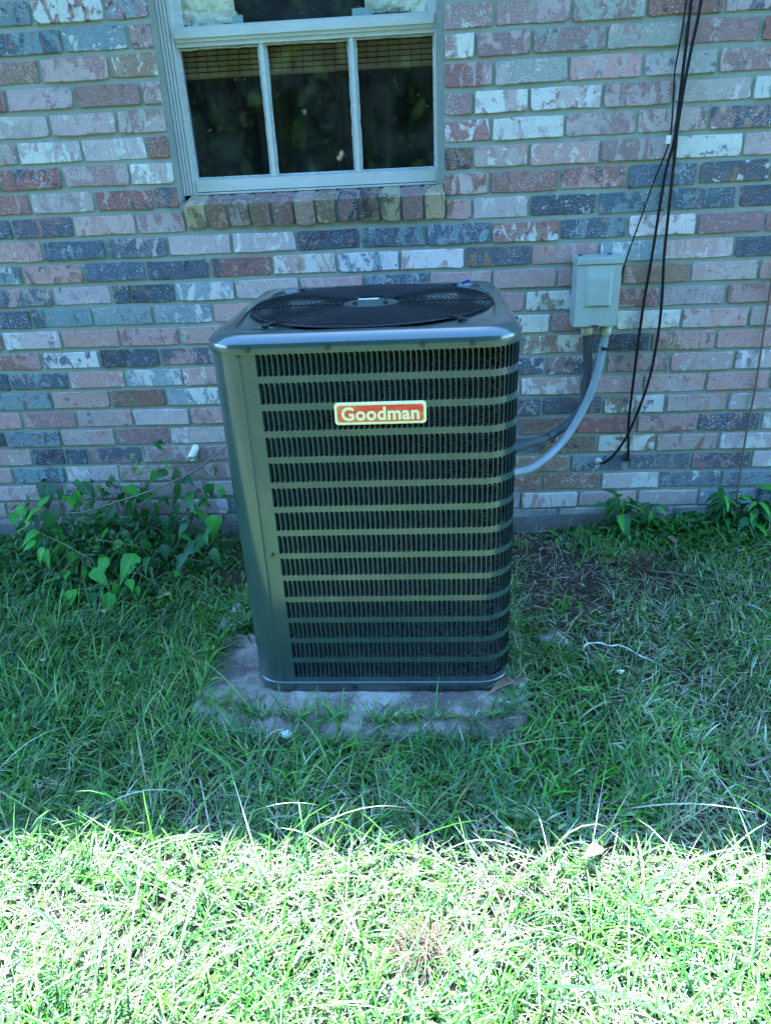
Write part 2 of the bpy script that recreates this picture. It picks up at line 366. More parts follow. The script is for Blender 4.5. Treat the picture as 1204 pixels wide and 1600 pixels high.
COURSES = [
[(None, [0.121, 0.34], 'WL', 'TBD WRD MTD')],
[(None, [0.197, 0.396], 'WL', 'TBR TBW MWD'), ('WR', [1.474, 1.692, 1.902, 2.117], None, 'MLW MLG GMR RMD BLT')],
[(None, [0.108, 0.325], 'WL', 'NMG LMP WNM'), ('WR', [1.42, 1.583, 1.796, 2.012, 2.227], None, 'WMY LMR GMB GLM MLR RMD')],
[(None, [-0.017, 0.199, 0.408], 'WL', 'RMD LLM MRM LMM'), ('WR', [1.474, 1.692, 1.909, 2.12], None, 'LRM LGW PLM LGB MLB')],
[(None, [0.101, 0.318], 'WL', 'LLW LWM LMW'), ('WR', [1.416, 1.582, 1.797, 2.004, 2.229], None, 'LMM WLM WLR LMR LWG WTL')],
[(None, [-0.023, 0.186, 0.398], 'WL', 'MLM LWM LWG RNM'), ('WR', [1.472, 1.69, 1.905, 2.116], None, 'WRM WRL LMG MLN MBY')],
[(None, [0.108, 0.327], 'WL', 'BRT LMP WLM'), ('WR', [1.415, 1.587, 1.803, 2.019, 2.226], None, 'NDM PLW LPW LMN WNB LPM')],
[(None, [-0.02, 0.195, 0.394], 'WL', 'RPM LLW BRL RBM'), ('WR', [1.468, 1.682, 1.893, 2.105], None, 'LRG RMM PRB BTM BNW')],
[(None, [-0.102, 0.108, 0.318], 'SL', 'BBD BMM LPM LMM'), ('SR', [1.414, 1.592, 1.805, 2.02, 2.234], None, 'RPY LWB BDW BTM TBM BMD')],
[(None, [-0.015, 0.203, 0.412, 0.629, 0.843, 1.056, 1.268, 1.478, 1.693, 1.906, 2.12, 2.328], None, 'PML BTD BLT LWL WLG BDM BTD TBL WRD BTM WPR MRM MRL')],
[(None, [-0.107, 0.109, 0.324, 0.542, 0.754, 0.969, 1.179, 1.394, 1.606, 1.821, 2.028, 2.248], None, 'TBW PRB BBT BDT RBP PWR WTB PWL BND PNL TWL PLW BTD')],
[(None, [-0.019, 0.189, 0.411, 0.619, 0.839, 1.058, 1.272, 1.483, 1.693, 1.904, 2.12, 2.336], None, 'BPT LBT BDN TWL LWT PLL BTL LPL PLG PMR NPM LPR PLM')],
[(None, [-0.115, 0.106, 0.321, 0.53, 0.748, 0.964, 1.175, 1.386, 1.592, 1.813, 2.031, 2.245], None, 'BTD TBP TLB TWL PLR LWL BTD LPL PLM NWG PRL LLM PRL')],
[(None, [-0.237, -0.024, 0.187, 0.401, 0.614, 0.832, 1.045, 1.258, 1.471, 1.68, 1.895, 2.11, 2.329], None, 'RMM WLB PRL PRL PLR LLW BTD LLM PWL NWM MPL WLG LPR LPB')],
[(None, [-0.116, 0.099, 0.319, 0.538, 0.75, 0.965, 1.177, 1.386, 1.586, 1.803, 2.019, 2.232], None, 'PRL WBP BDT PBR LWR BTD LLM PWL BTD NWG DBN PNB PRL')],
[(None, [-0.253, -0.034, 0.177, 0.387, 0.604, 0.818, 1.032, 1.246, 1.46, 1.669, 1.876, 2.092, 2.307], None, 'BDT BTP PLW TWL PWR LWL BTD LLM PWL BTW MBW PMB LPW LWB')],
[(None, [-0.115, 0.105, 0.313, 0.519, 0.732, 0.947, 1.16, 1.373, 1.586, 1.799, 2.01, 2.222], None, 'TBP PLR NRB TWN PWR LWL BTD LLM PWL WPG PLL PLB PLM')],
[(None, [-0.247, -0.038, 0.176, 0.39, 0.605, 0.818, 1.033, 1.243, 1.455, 1.665, 1.877, 2.094, 2.307], None, 'PRL MPR PLB LWG PML LWL BTD LLM PWL BGM BMD WNB LPM LLW')],
[(None, [-0.33, -0.115, 0.095, 0.301, 0.519, 0.735, 0.948, 1.162, 1.373, 1.582, 1.789, 2.003, 2.216, 2.435], None, 'BDT TBD LPM MRL LWG LWL BTD LLM PWL BTW MNR MRP PRB BMP LWL')],
[(None, [-0.247, -0.121, -0.03, 0.181, 0.398, 0.616, 0.83, 1.043, 1.254, 1.46, 1.664, 1.871, 2.078, 2.299], None, 'LPW BDT BDT BMT MLL MLL LWL BTD LLM PWL BTD NBD WNP LRM LWL')],
[(None, [-0.343, -0.136, 0.079, 0.3, 0.518, 0.734, 0.947, 1.159, 1.368, 1.576, 1.781, 1.987, 2.211, 2.425], None, 'LPM BTD LWB LMM MLL LWL BTD LLM PWL BTD NWG BTD BYT BMT LWL')],
[(None, [-0.257, -0.039, 0.18, 0.4, 0.62, 0.835, 1.05, 1.26, 1.471, 1.68, 1.895, 2.107, 2.327], None, 'LPL BLT LMB LLM LWL BTD LLM PWL BTD NML MNL WLL BWT BTD')],
[(None, [-0.408, -0.177, 0.045, 0.266, 0.485, 0.703, 0.92, 1.137, 1.349, 1.605, 1.818, 2.036, 2.256], None, 'LML MLB LLM LMM LWL BTD LLM PWL BTD LLM WPM LPM LWG TLW')],
]
EDGE = {'WL': WX0, 'WR': WX1, 'SL': .4815, 'SR': WX1}
SPAN = []                                # what each course covers, to continue it outside the picture
for k, segs in enumerate(COURSES):
    zc = ZT-(k+.5)*H; lo = hi = None
    for a, js, e, codes in segs:
        xs_ = list(js); codes = codes.split()
        l = EDGE[a]-.0052 if a else js[0]-.2135; r = EDGE[e]+.0052 if e else js[-1]+.2135
        ed = [l]+xs_+[r]
        if a is None: lo = l
        if e is None: hi = r
        for i, cd in enumerate(codes):
            near = (e and e != 'SL' and i == len(codes)-1) or (a and a != 'SR' and i == 0)
            put_brick(ed[i], ed[i+1], zc, cd, .10 if near else .03)
    SPAN.append((lo, hi))
# lowest, mortar-smeared course
for i in range(16):
    put_brick(-.62+i*.215, -.62+(i+1)*.215, ZT-23.5*H+.012, random.choice(('GGD', 'GTD', 'GGM')), .03, .024)
# bricks beyond the picture's edges, one mesh
mbx = MB(); cols = []
def bulk(x0, x1, zc):
    n0 = len(mbx.v); hw = (x1-x0)/2-.0052; m_ = brick_mesh(hw, H/2-.0062, random.uniform(-.0025, .0018), .03)
    mbx.add([(x+(x0+x1)/2, y, z+zc) for x, y, z in m_.v], m_.f)
    code = random.choice(('LPM', 'PLM', 'MLB', 'BTD', 'LWM', 'PRL', 'TBW', 'WLM')); cs = [vary(PAL[c]) for c in code]; sv = [random.uniform(-40, 40) for _ in range(3)]
    cols.append((len(mbx.v)-n0, cs, sv))
for k in range(-13, 23):
    zc = ZT-(k+.5)*H
    if k >= 0: lo, hi = SPAN[k]
    else: lo = hi = None
    off = (k % 2)*.1067
    if k == 0: hi = WX1+.09; 
    if lo is None and hi is None:
        x = -1.9+off
        while x < 4.4:
            a0, a1 = x, x+.2135; x += .2135
            if zc-H/2 < WZ1+.01:
                if a0 < WX0 < a1: a1 = WX0
                if a0 < WX1 < a1: a0 = WX1
                if a0 >= WX0-.001 and a1 <= WX1+.001: continue
            if a1-a0 > .05: bulk(a0, a1, zc)
    else:
        x = lo
        while x > -1.9: bulk(x-.2135, x, zc); x -= .2135
        if k == 0: bulk(WX1-.005, hi, zc)
        x = hi
        while x < 4.4: bulk(x, x+.2135, zc); x += .2135
bo = mbx.build('outer_bricks', m_brick, house, True); bo['kind'] = 'stuff'
for q, nm in enumerate(('c1', 'c2', 'c3')):
    a = bo.data.attributes.new(nm, 'FLOAT_COLOR', 'POINT'); a.data.foreach_set('color', [y for n_, cs, sv in cols for _ in range(n_) for y in (*cs[q], 1)])
a = bo.data.attributes.new('seed', 'FLOAT_VECTOR', 'POINT'); a.data.foreach_set('vector', [y for n_, cs, sv in cols for _ in range(n_) for y in sv])
# footing
f_ = MB(); f_.rings([[(x, -.006+.004*math.sin(x*7)+.003*math.sin(x*23), .068+.003*math.sin(x*11)) for x in np.linspace(-5, 7.5, 160)],
                     [(x, -.022+.005*math.sin(x*9)+.003*math.sin(x*31), .056+.004*math.sin(x*13)) for x in np.linspace(-5, 7.5, 160)],
                     [(x, -.030+.006*math.sin(x*5), -.05) for x in np.linspace(-5, 7.5, 160)]], False)
f_.add([(-5, .012, .075), (7.5, .012, .075), (7.5, .012, .05), (-5, .012, .05)], [(0, 3, 2, 1)])
f_.build('footing', m_foot, house, True)
# rowlock sill, bricks on edge sloping outwards
SILL = [.489, .562, .633, .704, .773, .846, .915, .984, 1.053, 1.124, 1.191, 1.26, 1.331]
SC = ['YNP', 'PNM', 'LNG', 'MNY', 'MNP', 'PYN', 'NYD', 'MDN', 'DNM', 'NYD', 'MPN', 'YNM']
sl = MB(); tilt = R(15)
def sillpt(x, u, v):     # u: inwards along the slope, v: up from the top face
    y0, z0 = -.026, 1.2035
    return (x, y0+u*math.cos(tilt)-v*math.sin(tilt)*-1*0-v*math.sin(tilt), z0+u*math.sin(tilt)+v*math.cos(tilt))
for i, cd in enumerate(SC):
    x0, x1 = SILL[i]+.0045, SILL[i+1]-.0045; hgt = .074+random.uniform(-.003, .005); fo = random.uniform(-.003, .003)
    jj = lambda: random.uniform(-.0018, .0018)
    ol = [(x0, -.003), (x0+.003, 0), ((x0+x1)/2, .0), (x1-.003, 0), (x1, -.003), (x1+jj(), -hgt*.5), (x1+jj(), -hgt+.004), (x1-.006, -hgt+jj()), ((x0+x1)/2, -hgt+jj()), (x0+.006, -hgt+jj()), (x0+jj(), -hgt+.004), (x0+jj(), -hgt*.5)]
    xm = (x0+x1)/2
    r0 = [sillpt(xm+(x-xm)*.9, fo, v*.95-.002) for x, v in ol][::-1]; r1 = [sillpt(x, fo+.004, v) for x, v in ol][::-1]; r2 = [sillpt(x, .118, v) for x, v in ol][::-1]
    mb = MB().rings([r0, r1, r2], True, True, True)
    o = mb.build('sill_brick', m_brick, house, False); brick_attrs(o.data, cd, .82)  # all sill pigments scaled darker to mute their strongly lit tops
mb = MB(); x0, x1 = SILL[0]+.002, SILL[-1]-.002; ol = [(x0, -.004), (x1, -.004), (x1, -.066), (x0, -.066)]
mb.rings([[sillpt(x, u, v) for x, v in ol][::-1] for u in (.009, .117)], True, True, True); mb.build('sill_mortar', m_mortar, house)
mb = MB(); mb.box((WX0+.004, .020, WZ0-.03), (WX1-.004, .108, WZ0-.016)); mb.build('sill_bed', m_mortar, house)

# window (parts of the house: outer frame, with sub-parts)
def bar(mb, x0, x1, y0, y1, z0, z1): mb.box((x0, y0, z0), (x1, y1, z1))
fm = MB()
for sgn, xe in ((1, WX0+.005), (-1, WX1-.004)):
    wds = (.010, .009, .010, .012) if sgn > 0 else (.006, .006, .006, .007)
    x = xe; y = .062
    for i, wd in enumerate(wds):
        xa, xb = sorted((x, x+sgn*(wd-.0025))); bar(fm, xa, xb, y, .128, WZ0, WZ1-.002)
        xa, xb = sorted((x+sgn*(wd-.0025), x+sgn*wd)); bar(fm, xa, xb, y+.013, .128, WZ0, WZ1-.002)
        x += sgn*wd; y += .004
LX, RX = WX0+.005+.041, WX1-.004-.025
bar(fm, LX, RX, .066, .128, WZ0, WZ0+.006); bar(fm, LX, RX, .066, .128, WZ1-.03, WZ1-.002)
win = fm.build('window', m_alu, house, label='aluminium sash window with three lower panes and a papered upper pane')
s_ = MB(); bar(s_, LX, RX, .074, .104, WZ0+.0085, WZ0+.042); s_.add([(LX, .0742, WZ0+.042), (RX, .0742, WZ0+.042), (RX, .0995, WZ0+.0475), (LX, .0995, WZ0+.0475)], [(0, 1, 2, 3)])
s_.build('bottom_rail', m_alu, win)
s_ = MB(); bar(s_, LX, RX, .066, .118, 1.6645, 1.690); bar(s_, LX, RX, .072, .112, 1.655, 1.664); bar(s_, LX, RX, .078, .104, 1.643, 1.6545)
s_.build('meeting_rail', m_alu, win)
for xm in (.7765, 1.0525):
    s_ = MB(); bar(s_, xm-.011, xm+.011, .094, .106, WZ0+.044, 1.643); bar(s_, xm-.0055, xm+.0055, .080, .0935, WZ0+.046, 1.6425)
    s_.build('muntin', m_alu, win)
    s_ = MB()
    for sg in (-1, 1): s_.tube([(xm+sg*(.012+random.uniform(-.001, .0015)), .095, z) for z in np.linspace(WZ0+.048, 1.642, 14)], .0026, 5)
    s_.build('putty_bead', m_putty, win)
s_ = MB()
for a, c in ((LX, .7655), (.7875, 1.0415), (1.0635, RX)):
    s_.tube([(x, .096, 1.641+random.uniform(-.003, .001)) for x in np.linspace(a, c, 12)], .0034, 5); s_.tube([(x, .096, WZ0+.049) for x in np.linspace(a, c, 6)], .0028, 5)
for xx in (LX+.002, RX-.002): s_.tube([(xx, .096, z) for z in np.linspace(WZ0+.048, 1.642, 10)], .003, 5)
s_.build('putty_bead', m_putty, win)
for a, c in ((LX, .7655), (.7875, 1.0415), (1.0635, RX)):
    MB().add([(a, .0985, WZ0+.045), (c, .0985, WZ0+.045), (c, .0985, 1.645), (a, .0985, 1.645)], [(0, 1, 2, 3)]).build('pane', m_glass, win)
MB().add([(LX, .1165, 1.688), (RX, .1165, 1.688), (RX, .1165, WZ1-.03), (LX, .1165, WZ1-.03)], [(0, 1, 2, 3)]).build('pane', m_glass, win)
s_ = MB(); bar(s_, LX, LX+.022, .100, .116, 1.6905, WZ1-.031); bar(s_, RX-.02, RX, .100, .116, 1.6905, WZ1-.031); bar(s_, LX+.022, RX-.02, .102, .116, 1.6905, 1.700)
s_.build('upper_sash', m_alu, win)
# room behind
rb = MB(); x0, x1, y0, y1, z0, z1 = -.6, 2.4, .112, 3.2, .3, 2.42
rb.add([(x0,y0,z0),(x1,y0,z0),(x1,y1,z0),(x0,y1,z0),(x0,y0,z1),(x1,y0,z1),(x1,y1,z1),(x0,y1,z1)], [(0,1,2,3),(4,7,6,5),(1,5,6,2),(2,6,7,3),(3,7,4,0)])
rb.add([(x0,y0+.001,z0),(WX0,y0+.001,z0),(WX0,y0+.001,z1),(x0,y0+.001,z1),(WX1,y0+.001,z0),(x1,y0+.001,z0),(x1,y0+.001,z1),(WX1,y0+.001,z1),(WX0,y0+.001,WZ0),(WX1,y0+.001,WZ0),(WX0,y0+.001,WZ1),(WX1,y0+.001,WZ1)],
       [(0,3,2,1),(4,7,6,5),(1,8,9,4),(10,2,7,11)])
rb.build('inner_room', m_room, house)
# roof with overhang
EH, ED = 2.76, .38
rf = MB(); sl_ = .33
rf.add([(-6, -ED, EH+.16), (8.5, -ED, EH+.16), (8.5, 4.2, EH+.16+sl_*(4.2+ED)), (-6, 4.2, EH+.16+sl_*(4.2+ED)), (-6, 9, EH+.1), (8.5, 9, EH+.1), (-6, -ED, EH+.13), (8.5, -ED, EH+.13), (8.5, 4.2, EH+.13+sl_*(4.2+ED)), (-6, 4.2, EH+.13+sl_*(4.2+ED))],
       [(0,1,2,3),(3,2,5,4),(0,6,7,1),(6,9,8,7),(1,7,8,2),(0,3,9,6)])
rf.build('roof', m_roof, house)
sf = MB(); sf.box((-6, -ED+.022, EH-.02), (8.5, .115, EH-.002)); sf.box((-6, -ED, EH-.03), (8.5, -ED+.0205, EH+.125)); sf.build('soffit', m_soffit, house)

# ------------------------------------------------------------------ things in the window
bl = root('bamboo_blind', (.9, .16, 1.7), 'rolled bamboo blind hanging inside behind the three lower panes', 'blind')
y = .150
for k in range(10):
    z = 1.7065-k*.0145; MB().box((LX-.01, y+random.uniform(-.001, .001), z-.0054), (RX+.01, y+.004, z+.0054)).build('slat', m_bamboo, bl)
cm = MB()
for i in range(24):
    x = LX+.004+i*(RX-LX)/23.3; cm.tube([(x+random.uniform(-.002, .002), y-.003, 1.72-q*.0248) for q in range(7)], .0012, 5)
cm.build('cord', m_cord, bl)
MB().tube([(LX-.01, y+.012, 1.572), (RX+.01, y+.012, 1.572)], .006, 10).build('rolled_hem', m_bamboo, bl)
cu = MB(); cu.rings([[(x, .34+.03*math.sin(x*42)+.012*math.sin(x*17), z) for x in np.linspace(.1, 1.7, 160)] for z in (1.15, 1.72)], False)  # dark backing added so the lower panes read as an unlit room
tag(cu.build('backing', m_backing, None, True), 'added dark sheet standing in for the unlit room behind the lower panes', 'backing')
pp = MB(); gx = np.linspace(LX+.012, RX-.012, 110); gzv = np.linspace(1.694, 2.02, 44)
XX, ZZ = np.meshgrid(gx, gzv); YY = .126+.022*np.abs(fbm(XX, ZZ, 2.2, 3))+.010*np.abs(fbm(XX, ZZ, 5, 9))
pp.v = list(zip(XX.ravel().tolist(), YY.ravel().tolist(), ZZ.ravel().tolist())); pp.f = [(j*110+i, j*110+i+1, (j+1)*110+i+1, (j+1)*110+i) for j in range(43) for i in range(109)]
tag(pp.build('paper_sheet', m_paper, None, False), 'crumpled cream paper covering the upper window pane', 'paper')
ck = MB(); oc = [(.722, 1.694), (1.055, 1.694), (1.055, 1.722), (1.095, 1.722), (1.095, 1.755), (1.07, 1.79), (1.06, 2.0), (.70, 2.0), (.70, 1.735), (.715, 1.722)]
ck.rings([[(x, yv, z) for x, z in oc] for yv in (.119, .1235)], True, True, True)
tag(ck.build('black_cloth', m_cloth, None), 'black cloth pinned over the middle of the papered upper pane', 'cloth')
for (xa, xb, za, zb, lb) in ((.690, .722, 1.696, 1.722, 'pale green tape square at the left edge of the black cloth'), (1.0565, 1.112, 1.696, 1.721, 'pale green tape square at the right edge of the black cloth')):
    tp = MB(); n_ = 6
    for i in range(n_):
        tp.add([(xa+(xb-xa)*i/n_, .1178-.0006*(i % 2), za), (xa+(xb-xa)*(i+1)/n_, .1178-.0006*((i+1) % 2), za), (xa+(xb-xa)*(i+1)/n_, .1178-.0006*((i+1) % 2), zb+.001*(i % 3)), (xa+(xb-xa)*i/n_, .1178-.0006*(i % 2), zb+.001*(i % 2))], [(0, 1, 2, 3)])
    tag(tp.build('tape_patch', m_tape, None), lb, 'tape', 'tape squares on the upper pane')

# ------------------------------------------------------------------ concrete pad
pad_o = [(.648, -1.045), (.632, -.94), (.638, -.83), (.662, -.735), (.668, -.60), (.645, -.45), (.66, -.25), (.78, -.2), (1.35, -.2), (1.50, -.24), (1.515, -.6), (1.505, -.95), (1.498, -1.06), (1.476, -1.095), (1.43, -1.115), (1.30, -1.118), (1.10, -1.126), (.92, -1.12), (.82, -1.108), (.73, -1.08), (.68, -1.065)]
pp_ = smooth_path([(x, y_, 0) for x, y_ in pad_o]+[(pad_o[0][0], pad_o[0][1], 0)], 7)[:-1]
cx, cy = 1.09, -.67; rs = []
for sc, zz in ((1.035, -.03), (1.022, .018), (1.006, .037), (.985, .047), (.95, .051), (.90, .0535), (.82, .054), (.6, .055), (.3, .055), (.02, .055)):
    rs.append([(cx+(q.x-cx)*sc+.006*math.sin(q.y*61+q.x*47)*(sc > .94), cy+(q.y-cy)*sc+.006*math.sin(q.x*57)*(sc > .94), zz+(.004*math.sin(q.x*31+q.y*17)+.003*math.sin(q.x*83))*(.6 < sc < 1.01)) for q in pp_])
pad = MB(); pad.rings(rs[::-1], True, True, False)
pad.f = [tuple(reversed(q)) for q in pad.f]
tag(pad.build('concrete_pad', m_conc, None, True), 'weathered grey concrete slab with worn corners beneath the condenser unit', 'slab')

# ------------------------------------------------------------------ condenser unit
AX0, AX1, AY0, AY1, AR = .796, 1.463, -1.003, -.336, .080
ACX, ACY = (AX0+AX1)/2, (AY0+AY1)/2
def rsq(off=0.0, n=8, z=0.0, inner_r=None):
    """rounded square outline, counter-clockwise from the front left"""
    x0, x1, y0, y1 = AX0-off, AX1+off, AY0-off, AY1+off; r = max(.012, AR+off); out = []
    for cx_, cy_, a0 in ((x0+r, y0+r, 180), (x1-r, y0+r, 270), (x1-r, y1-r, 0), (x0+r, y1-r, 90)):
        for i in range(n+1):
            a = R(a0+90*i/n); out.append((cx_+r*math.cos(a), cy_+r*math.sin(a), z))
    return out
ac = root('condenser_unit', (ACX, ACY, .056), 'tall grey-green air conditioner condenser with louvred sides and red badge on concrete slab', 'air conditioner')
SEAM = .8755
# path along the louvred sides, from the seam rightwards round to the back
fl = (AX1-AR)-SEAM; al = AR*PI/2; sd_ = (AY1-AR)-(AY0+AR)
def along(s, off=0.0):
    if s < fl: return (SEAM+s, AY0-off), (0, -1)
    s2 = s-fl
    if s2 < al:
        a = s2/AR-PI/2; return (AX1-AR+(AR+off)*math.cos(a), AY0+AR+(AR+off)*math.sin(a)), (math.cos(a), math.sin(a))
    s3 = s2-al; return (AX1+off, AY0+AR+s3), (1, 0)
STOT = fl+al+sd_+.03
pitch = .01165; s0 = .906-SEAM; nslot = int((STOT-.06-s0)/pitch)
ROWZ = [(.9445-i*.06115, .9445-i*.06115-.0468) for i in range(14)]
ZB, ZTOP = .086, .9505
def strip(mb, sa, sb, z0, z1, off=0.0, n=None):
    n = n or max(1, int((sb-sa)/.01)); r0 = []; r1 = []
    for i in range(n+1):
        (x, y_), _n = along(sa+(sb-sa)*i/n, off); r0.append((x, y_, z0)); r1.append((x, y_, z1))
    mb.rings([r0, r1], False)
lp = MB(); zs = [ZTOP]+[z for r in ROWZ for z in r]+[ZB]
for i in range(0, len(zs), 2): strip(lp, 0, STOT, zs[i+1], zs[i])
for zt, zb in ROWZ: strip(lp, 0, s0, zb, zt); strip(lp, s0+nslot*pitch, STOT, zb, zt)
lp.add([(SEAM, AY0, ZB), (SEAM, AY0+.012, ZB), (SEAM, AY0+.012, ZTOP), (SEAM, AY0, ZTOP)], [(0, 1, 2, 3)])
panel = lp.build('louvre_panel', m_case, ac)
web = .0014
for zt, zb in ROWZ:
    rw = MB()
    for k in range(nslot):
        sa = s0+k*pitch; sb = sa+pitch
        strip(rw, sb-web, sb, zb, zt, 0, 1)
        (xw, yw), nw = along(sb-web); (xv, yv), _ = along(sb-web-.0042)
        rw.add([(xw, yw, zt), (xv, yv, zt), ((xw+xv)/2+(xw-xv)*.2, (yw+yv)/2+(yw-yv)*.2, zt-.0018), (xw, yw, zt-.0062)], [(0, 1, 2, 3)])
        rw.add([(xw, yw, zb), (xv, yv, zb), ((xw+xv)/2+(xw-xv)*.2, (yw+yv)/2+(yw-yv)*.2, zb+.0016), (xw, yw, zb+.0050)], [(3, 2, 1, 0)])
        # louvre tongue, hinged on the slot's left edge, leaning inwards to the right
        (xa, ya), na = along(sa+.0003, -.0002); (xb, yb), nb = along(sa+.0050, -.0120)
        (xm_, ym_), nm_ = along(sa+.0024, -.0056)
        rw.add([(xa, ya, zb+.0006), (xm_, ym_, zb+.001), (xb, yb, zb+.006), (xb, yb, zt-.007), (xm_, ym_, zt-.0012), (xa, ya, zt-.0006)], [(0, 1, 4, 5), (1, 2, 3, 4)])
    rw.build('louvre_row', m_case, ac)
# smooth corner panel: seam -> front left corner -> left side -> back
cp = MB(); r0 = []
pts = [(SEAM-.0028, AY0+.012), (SEAM-.0028, AY0)]
for i in range(0, 15): a = R(270-90*i/14); pts.append((AX0+AR+AR*math.cos(a), AY0+AR+AR*math.sin(a)))
for i in range(0, 9): a = R(180-90*i/8); pts.append((AX0+AR+AR*math.cos(a), AY1-AR+AR*math.sin(a)))
pts += [(AX1-AR, AY1)]
for i in range(1, 9): a = R(90-90*i/8); pts.append((AX1-AR+AR*math.cos(a), AY1-AR+AR*math.sin(a)))
cp.rings([[(x, y_, z) for x, y_ in pts] for z in (ZTOP, ZB)], False)
cpo = cp.build('corner_panel', m_case, ac, True)
cpo.data.polygons.foreach_set('use_smooth', [i > 1 for i in range(len(cpo.data.polygons))])
MB().rings([rsq(-.0125, 6, ZB), rsq(-.0125, 6, ZTOP)], True)  # (kept open: the coil stands here)
# coil
cl = MB(); rg = []
z = ZB+.004; k = 0
while z < ZTOP-.004:
    rg.append(rsq(-.019-(.0045 if k % 2 else 0), 8, z)); z += .0031; k += 1
cl.rings(rg, True); cl.build('coil', m_coil, ac)
# base pan
bp = MB(); bp.rings([rsq(-.02, 8, .058), rsq(-.002, 8, .0585), rsq(.0035, 8, .062), rsq(.0035, 8, .082), rsq(.0015, 8, .0865), rsq(-.003, 8, .0875)], True, True, False)
bpo = bp.build('base_pan', m_case, ac, True)
# top cover with fan opening
def sq_to(n=96, off=0.0, z=0.0):
    base = rsq(off, 40, 0); out = []
    P = [Vector((x-ACX, y_-ACY)) for x, y_, _ in base]
    for i in range(n):
        a = -PI*3/4+2*PI*i/n; d = Vector((math.cos(a), math.sin(a)))
        best = None
        for q in range(len(P)):
            p0, p1 = P[q], P[(q+1) % len(P)]; e = p1-p0; den = d.x*e.y-d.y*e.x
            if abs(den) < 1e-9: continue
            tt = (p0.x*e.y-p0.y*e.x)/den; uu = (p0.x*d.y-p0.y*d.x)/den
            if tt > 0 and -1e-6 <= uu <= 1+1e-6: best = tt if best is None else max(best, tt)
        out.append((ACX+d.x*best, ACY+d.y*best, z))
    return out
def circ(r, z, n=96): return [(ACX+r*math.cos(-PI*3/4+2*PI*i/n), ACY+r*math.sin(-PI*3/4+2*PI*i/n), z) for i in range(n)]
def lerp_ring(a, b_, u, z): return [(p[0]+(q[0]-p[0])*u, p[1]+(q[1]-p[1])*u, z) for p, q in zip(a, b_)]
tc = MB(); sA = sq_to(128, -.036); c0 = circ(.300, 0, 128)
tr_ = [sq_to(128, -.004, .9462), sq_to(128, .0045, .9465), sq_to(128, .0052, .9485), sq_to(128, .0040, .9655), sq_to(128, .0025, .9690), sq_to(128, -.0150, .9842), sq_to(128, -.019, .9854),
       lerp_ring(sA, c0, 0, .9850), lerp_ring(sA, c0, .22, .9842), lerp_ring(sA, c0, .26, .9790), lerp_ring(sA, c0, .34, .9790), lerp_ring(sA, c0, .42, .9808), circ(.3005, .9812, 128), circ(.297, .9795, 128), circ(.2945, .974, 128), circ(.2945, .90, 128)]
tc.rings(tr_, True); cap = tc.build('top_cover', m_case, ac, True)
md = cap.modifiers.new('edge', 'EDGE_SPLIT'); md.split_angle = R(26)
# fan guard: rings and spokes of black coated wire
fg = MB()
for i in range(19):
    r = .082+i*.01169; zz = .9905-.004*((r-.08)/.21)**3
    fg.tube([(ACX+r*math.cos(a), ACY+r*math.sin(a), zz) for a in np.linspace(0, 2*PI, 73)], .00135 if i < 18 else .0024, 6, False)
for a in (R(1), R(91), R(181), R(271), R(46), R(136), R(226), R(316)):
    fg.tube([(ACX+r*math.cos(a), ACY+r*math.sin(a), .9872-.004*((r-.08)/.21)**3) for r in np.linspace(.07, .305 if a < 9 else .29, 8)], .0024, 6)
fg.build('fan_guard', m_black, ac, True)
for k, a in enumerate((R(229), R(311), R(49), R(131))):
    ca, sa = math.cos(a), math.sin(a); q = lambda r, z, s=0: (ACX+r*ca-s*sa, ACY+r*sa+s*ca, z)
    c_ = MB(); c_.tube([q(.28, .9885), q(.305, .990), q(.325, .987), q(.336, .986)], .0032, 6); c_.tube([q(.322, .981, -.004), q(.322, .9915, -.004)], .0055, 8)
    c_.build('guard_clip', m_black, ac, True)
# motor plate and fan
mp = MB(); mp.rings([circ(.002, .9935, 32), circ(.03, .9935, 32), circ(.034, .990, 32), circ(.062, .9885, 32), circ(.070, .986, 32), circ(.069, .975, 32), circ(.066, .95, 32), circ(.066, .86, 32)], True)
mot = mp.build('motor', m_motor, ac, True)
lb_ = MB(); lb_.box((ACX-.032, ACY+.006, .9937), (ACX+.018, ACY+.020, .9948)); lb_.build('motor_label', m_pvc, mot)
for k in range(4):
    a = R(45+90*k); MB().tube([(ACX+.052*math.cos(a), ACY+.052*math.sin(a), .989), (ACX+.052*math.cos(a), ACY+.052*math.sin(a), .9955)], .006, 8).build('mounting_nut', m_screw, mot)
for k in range(3):
    fb = MB(); g0 = []; g1 = []
    rows_ = []
    for u in np.linspace(0, 1, 7):
        r = .05+.225*u; a0 = R(100+120*k)-.25*u; wdt = .75-.25*u
        rows_.append([(ACX+r*math.cos(a0+wdt*v), ACY+r*math.sin(a0+wdt*v), .905-.05*v+.012*math.sin(v*PI)) for v in np.linspace(0, 1, 8)])
    fb.rings(rows_, False); fb.build('fan_blade', m_motor, ac, True)
hb = MB(); hb.rings([circ(.001, .84, 24), circ(.05, .84, 24), circ(.05, .80, 24)], True); hb.build('fan_hub', m_motor, ac)
fd = MB(); fd.rings([circ(.29, .62, 48), circ(.001, .62, 48)], True); fd.build('inner_floor', m_cavity, ac)
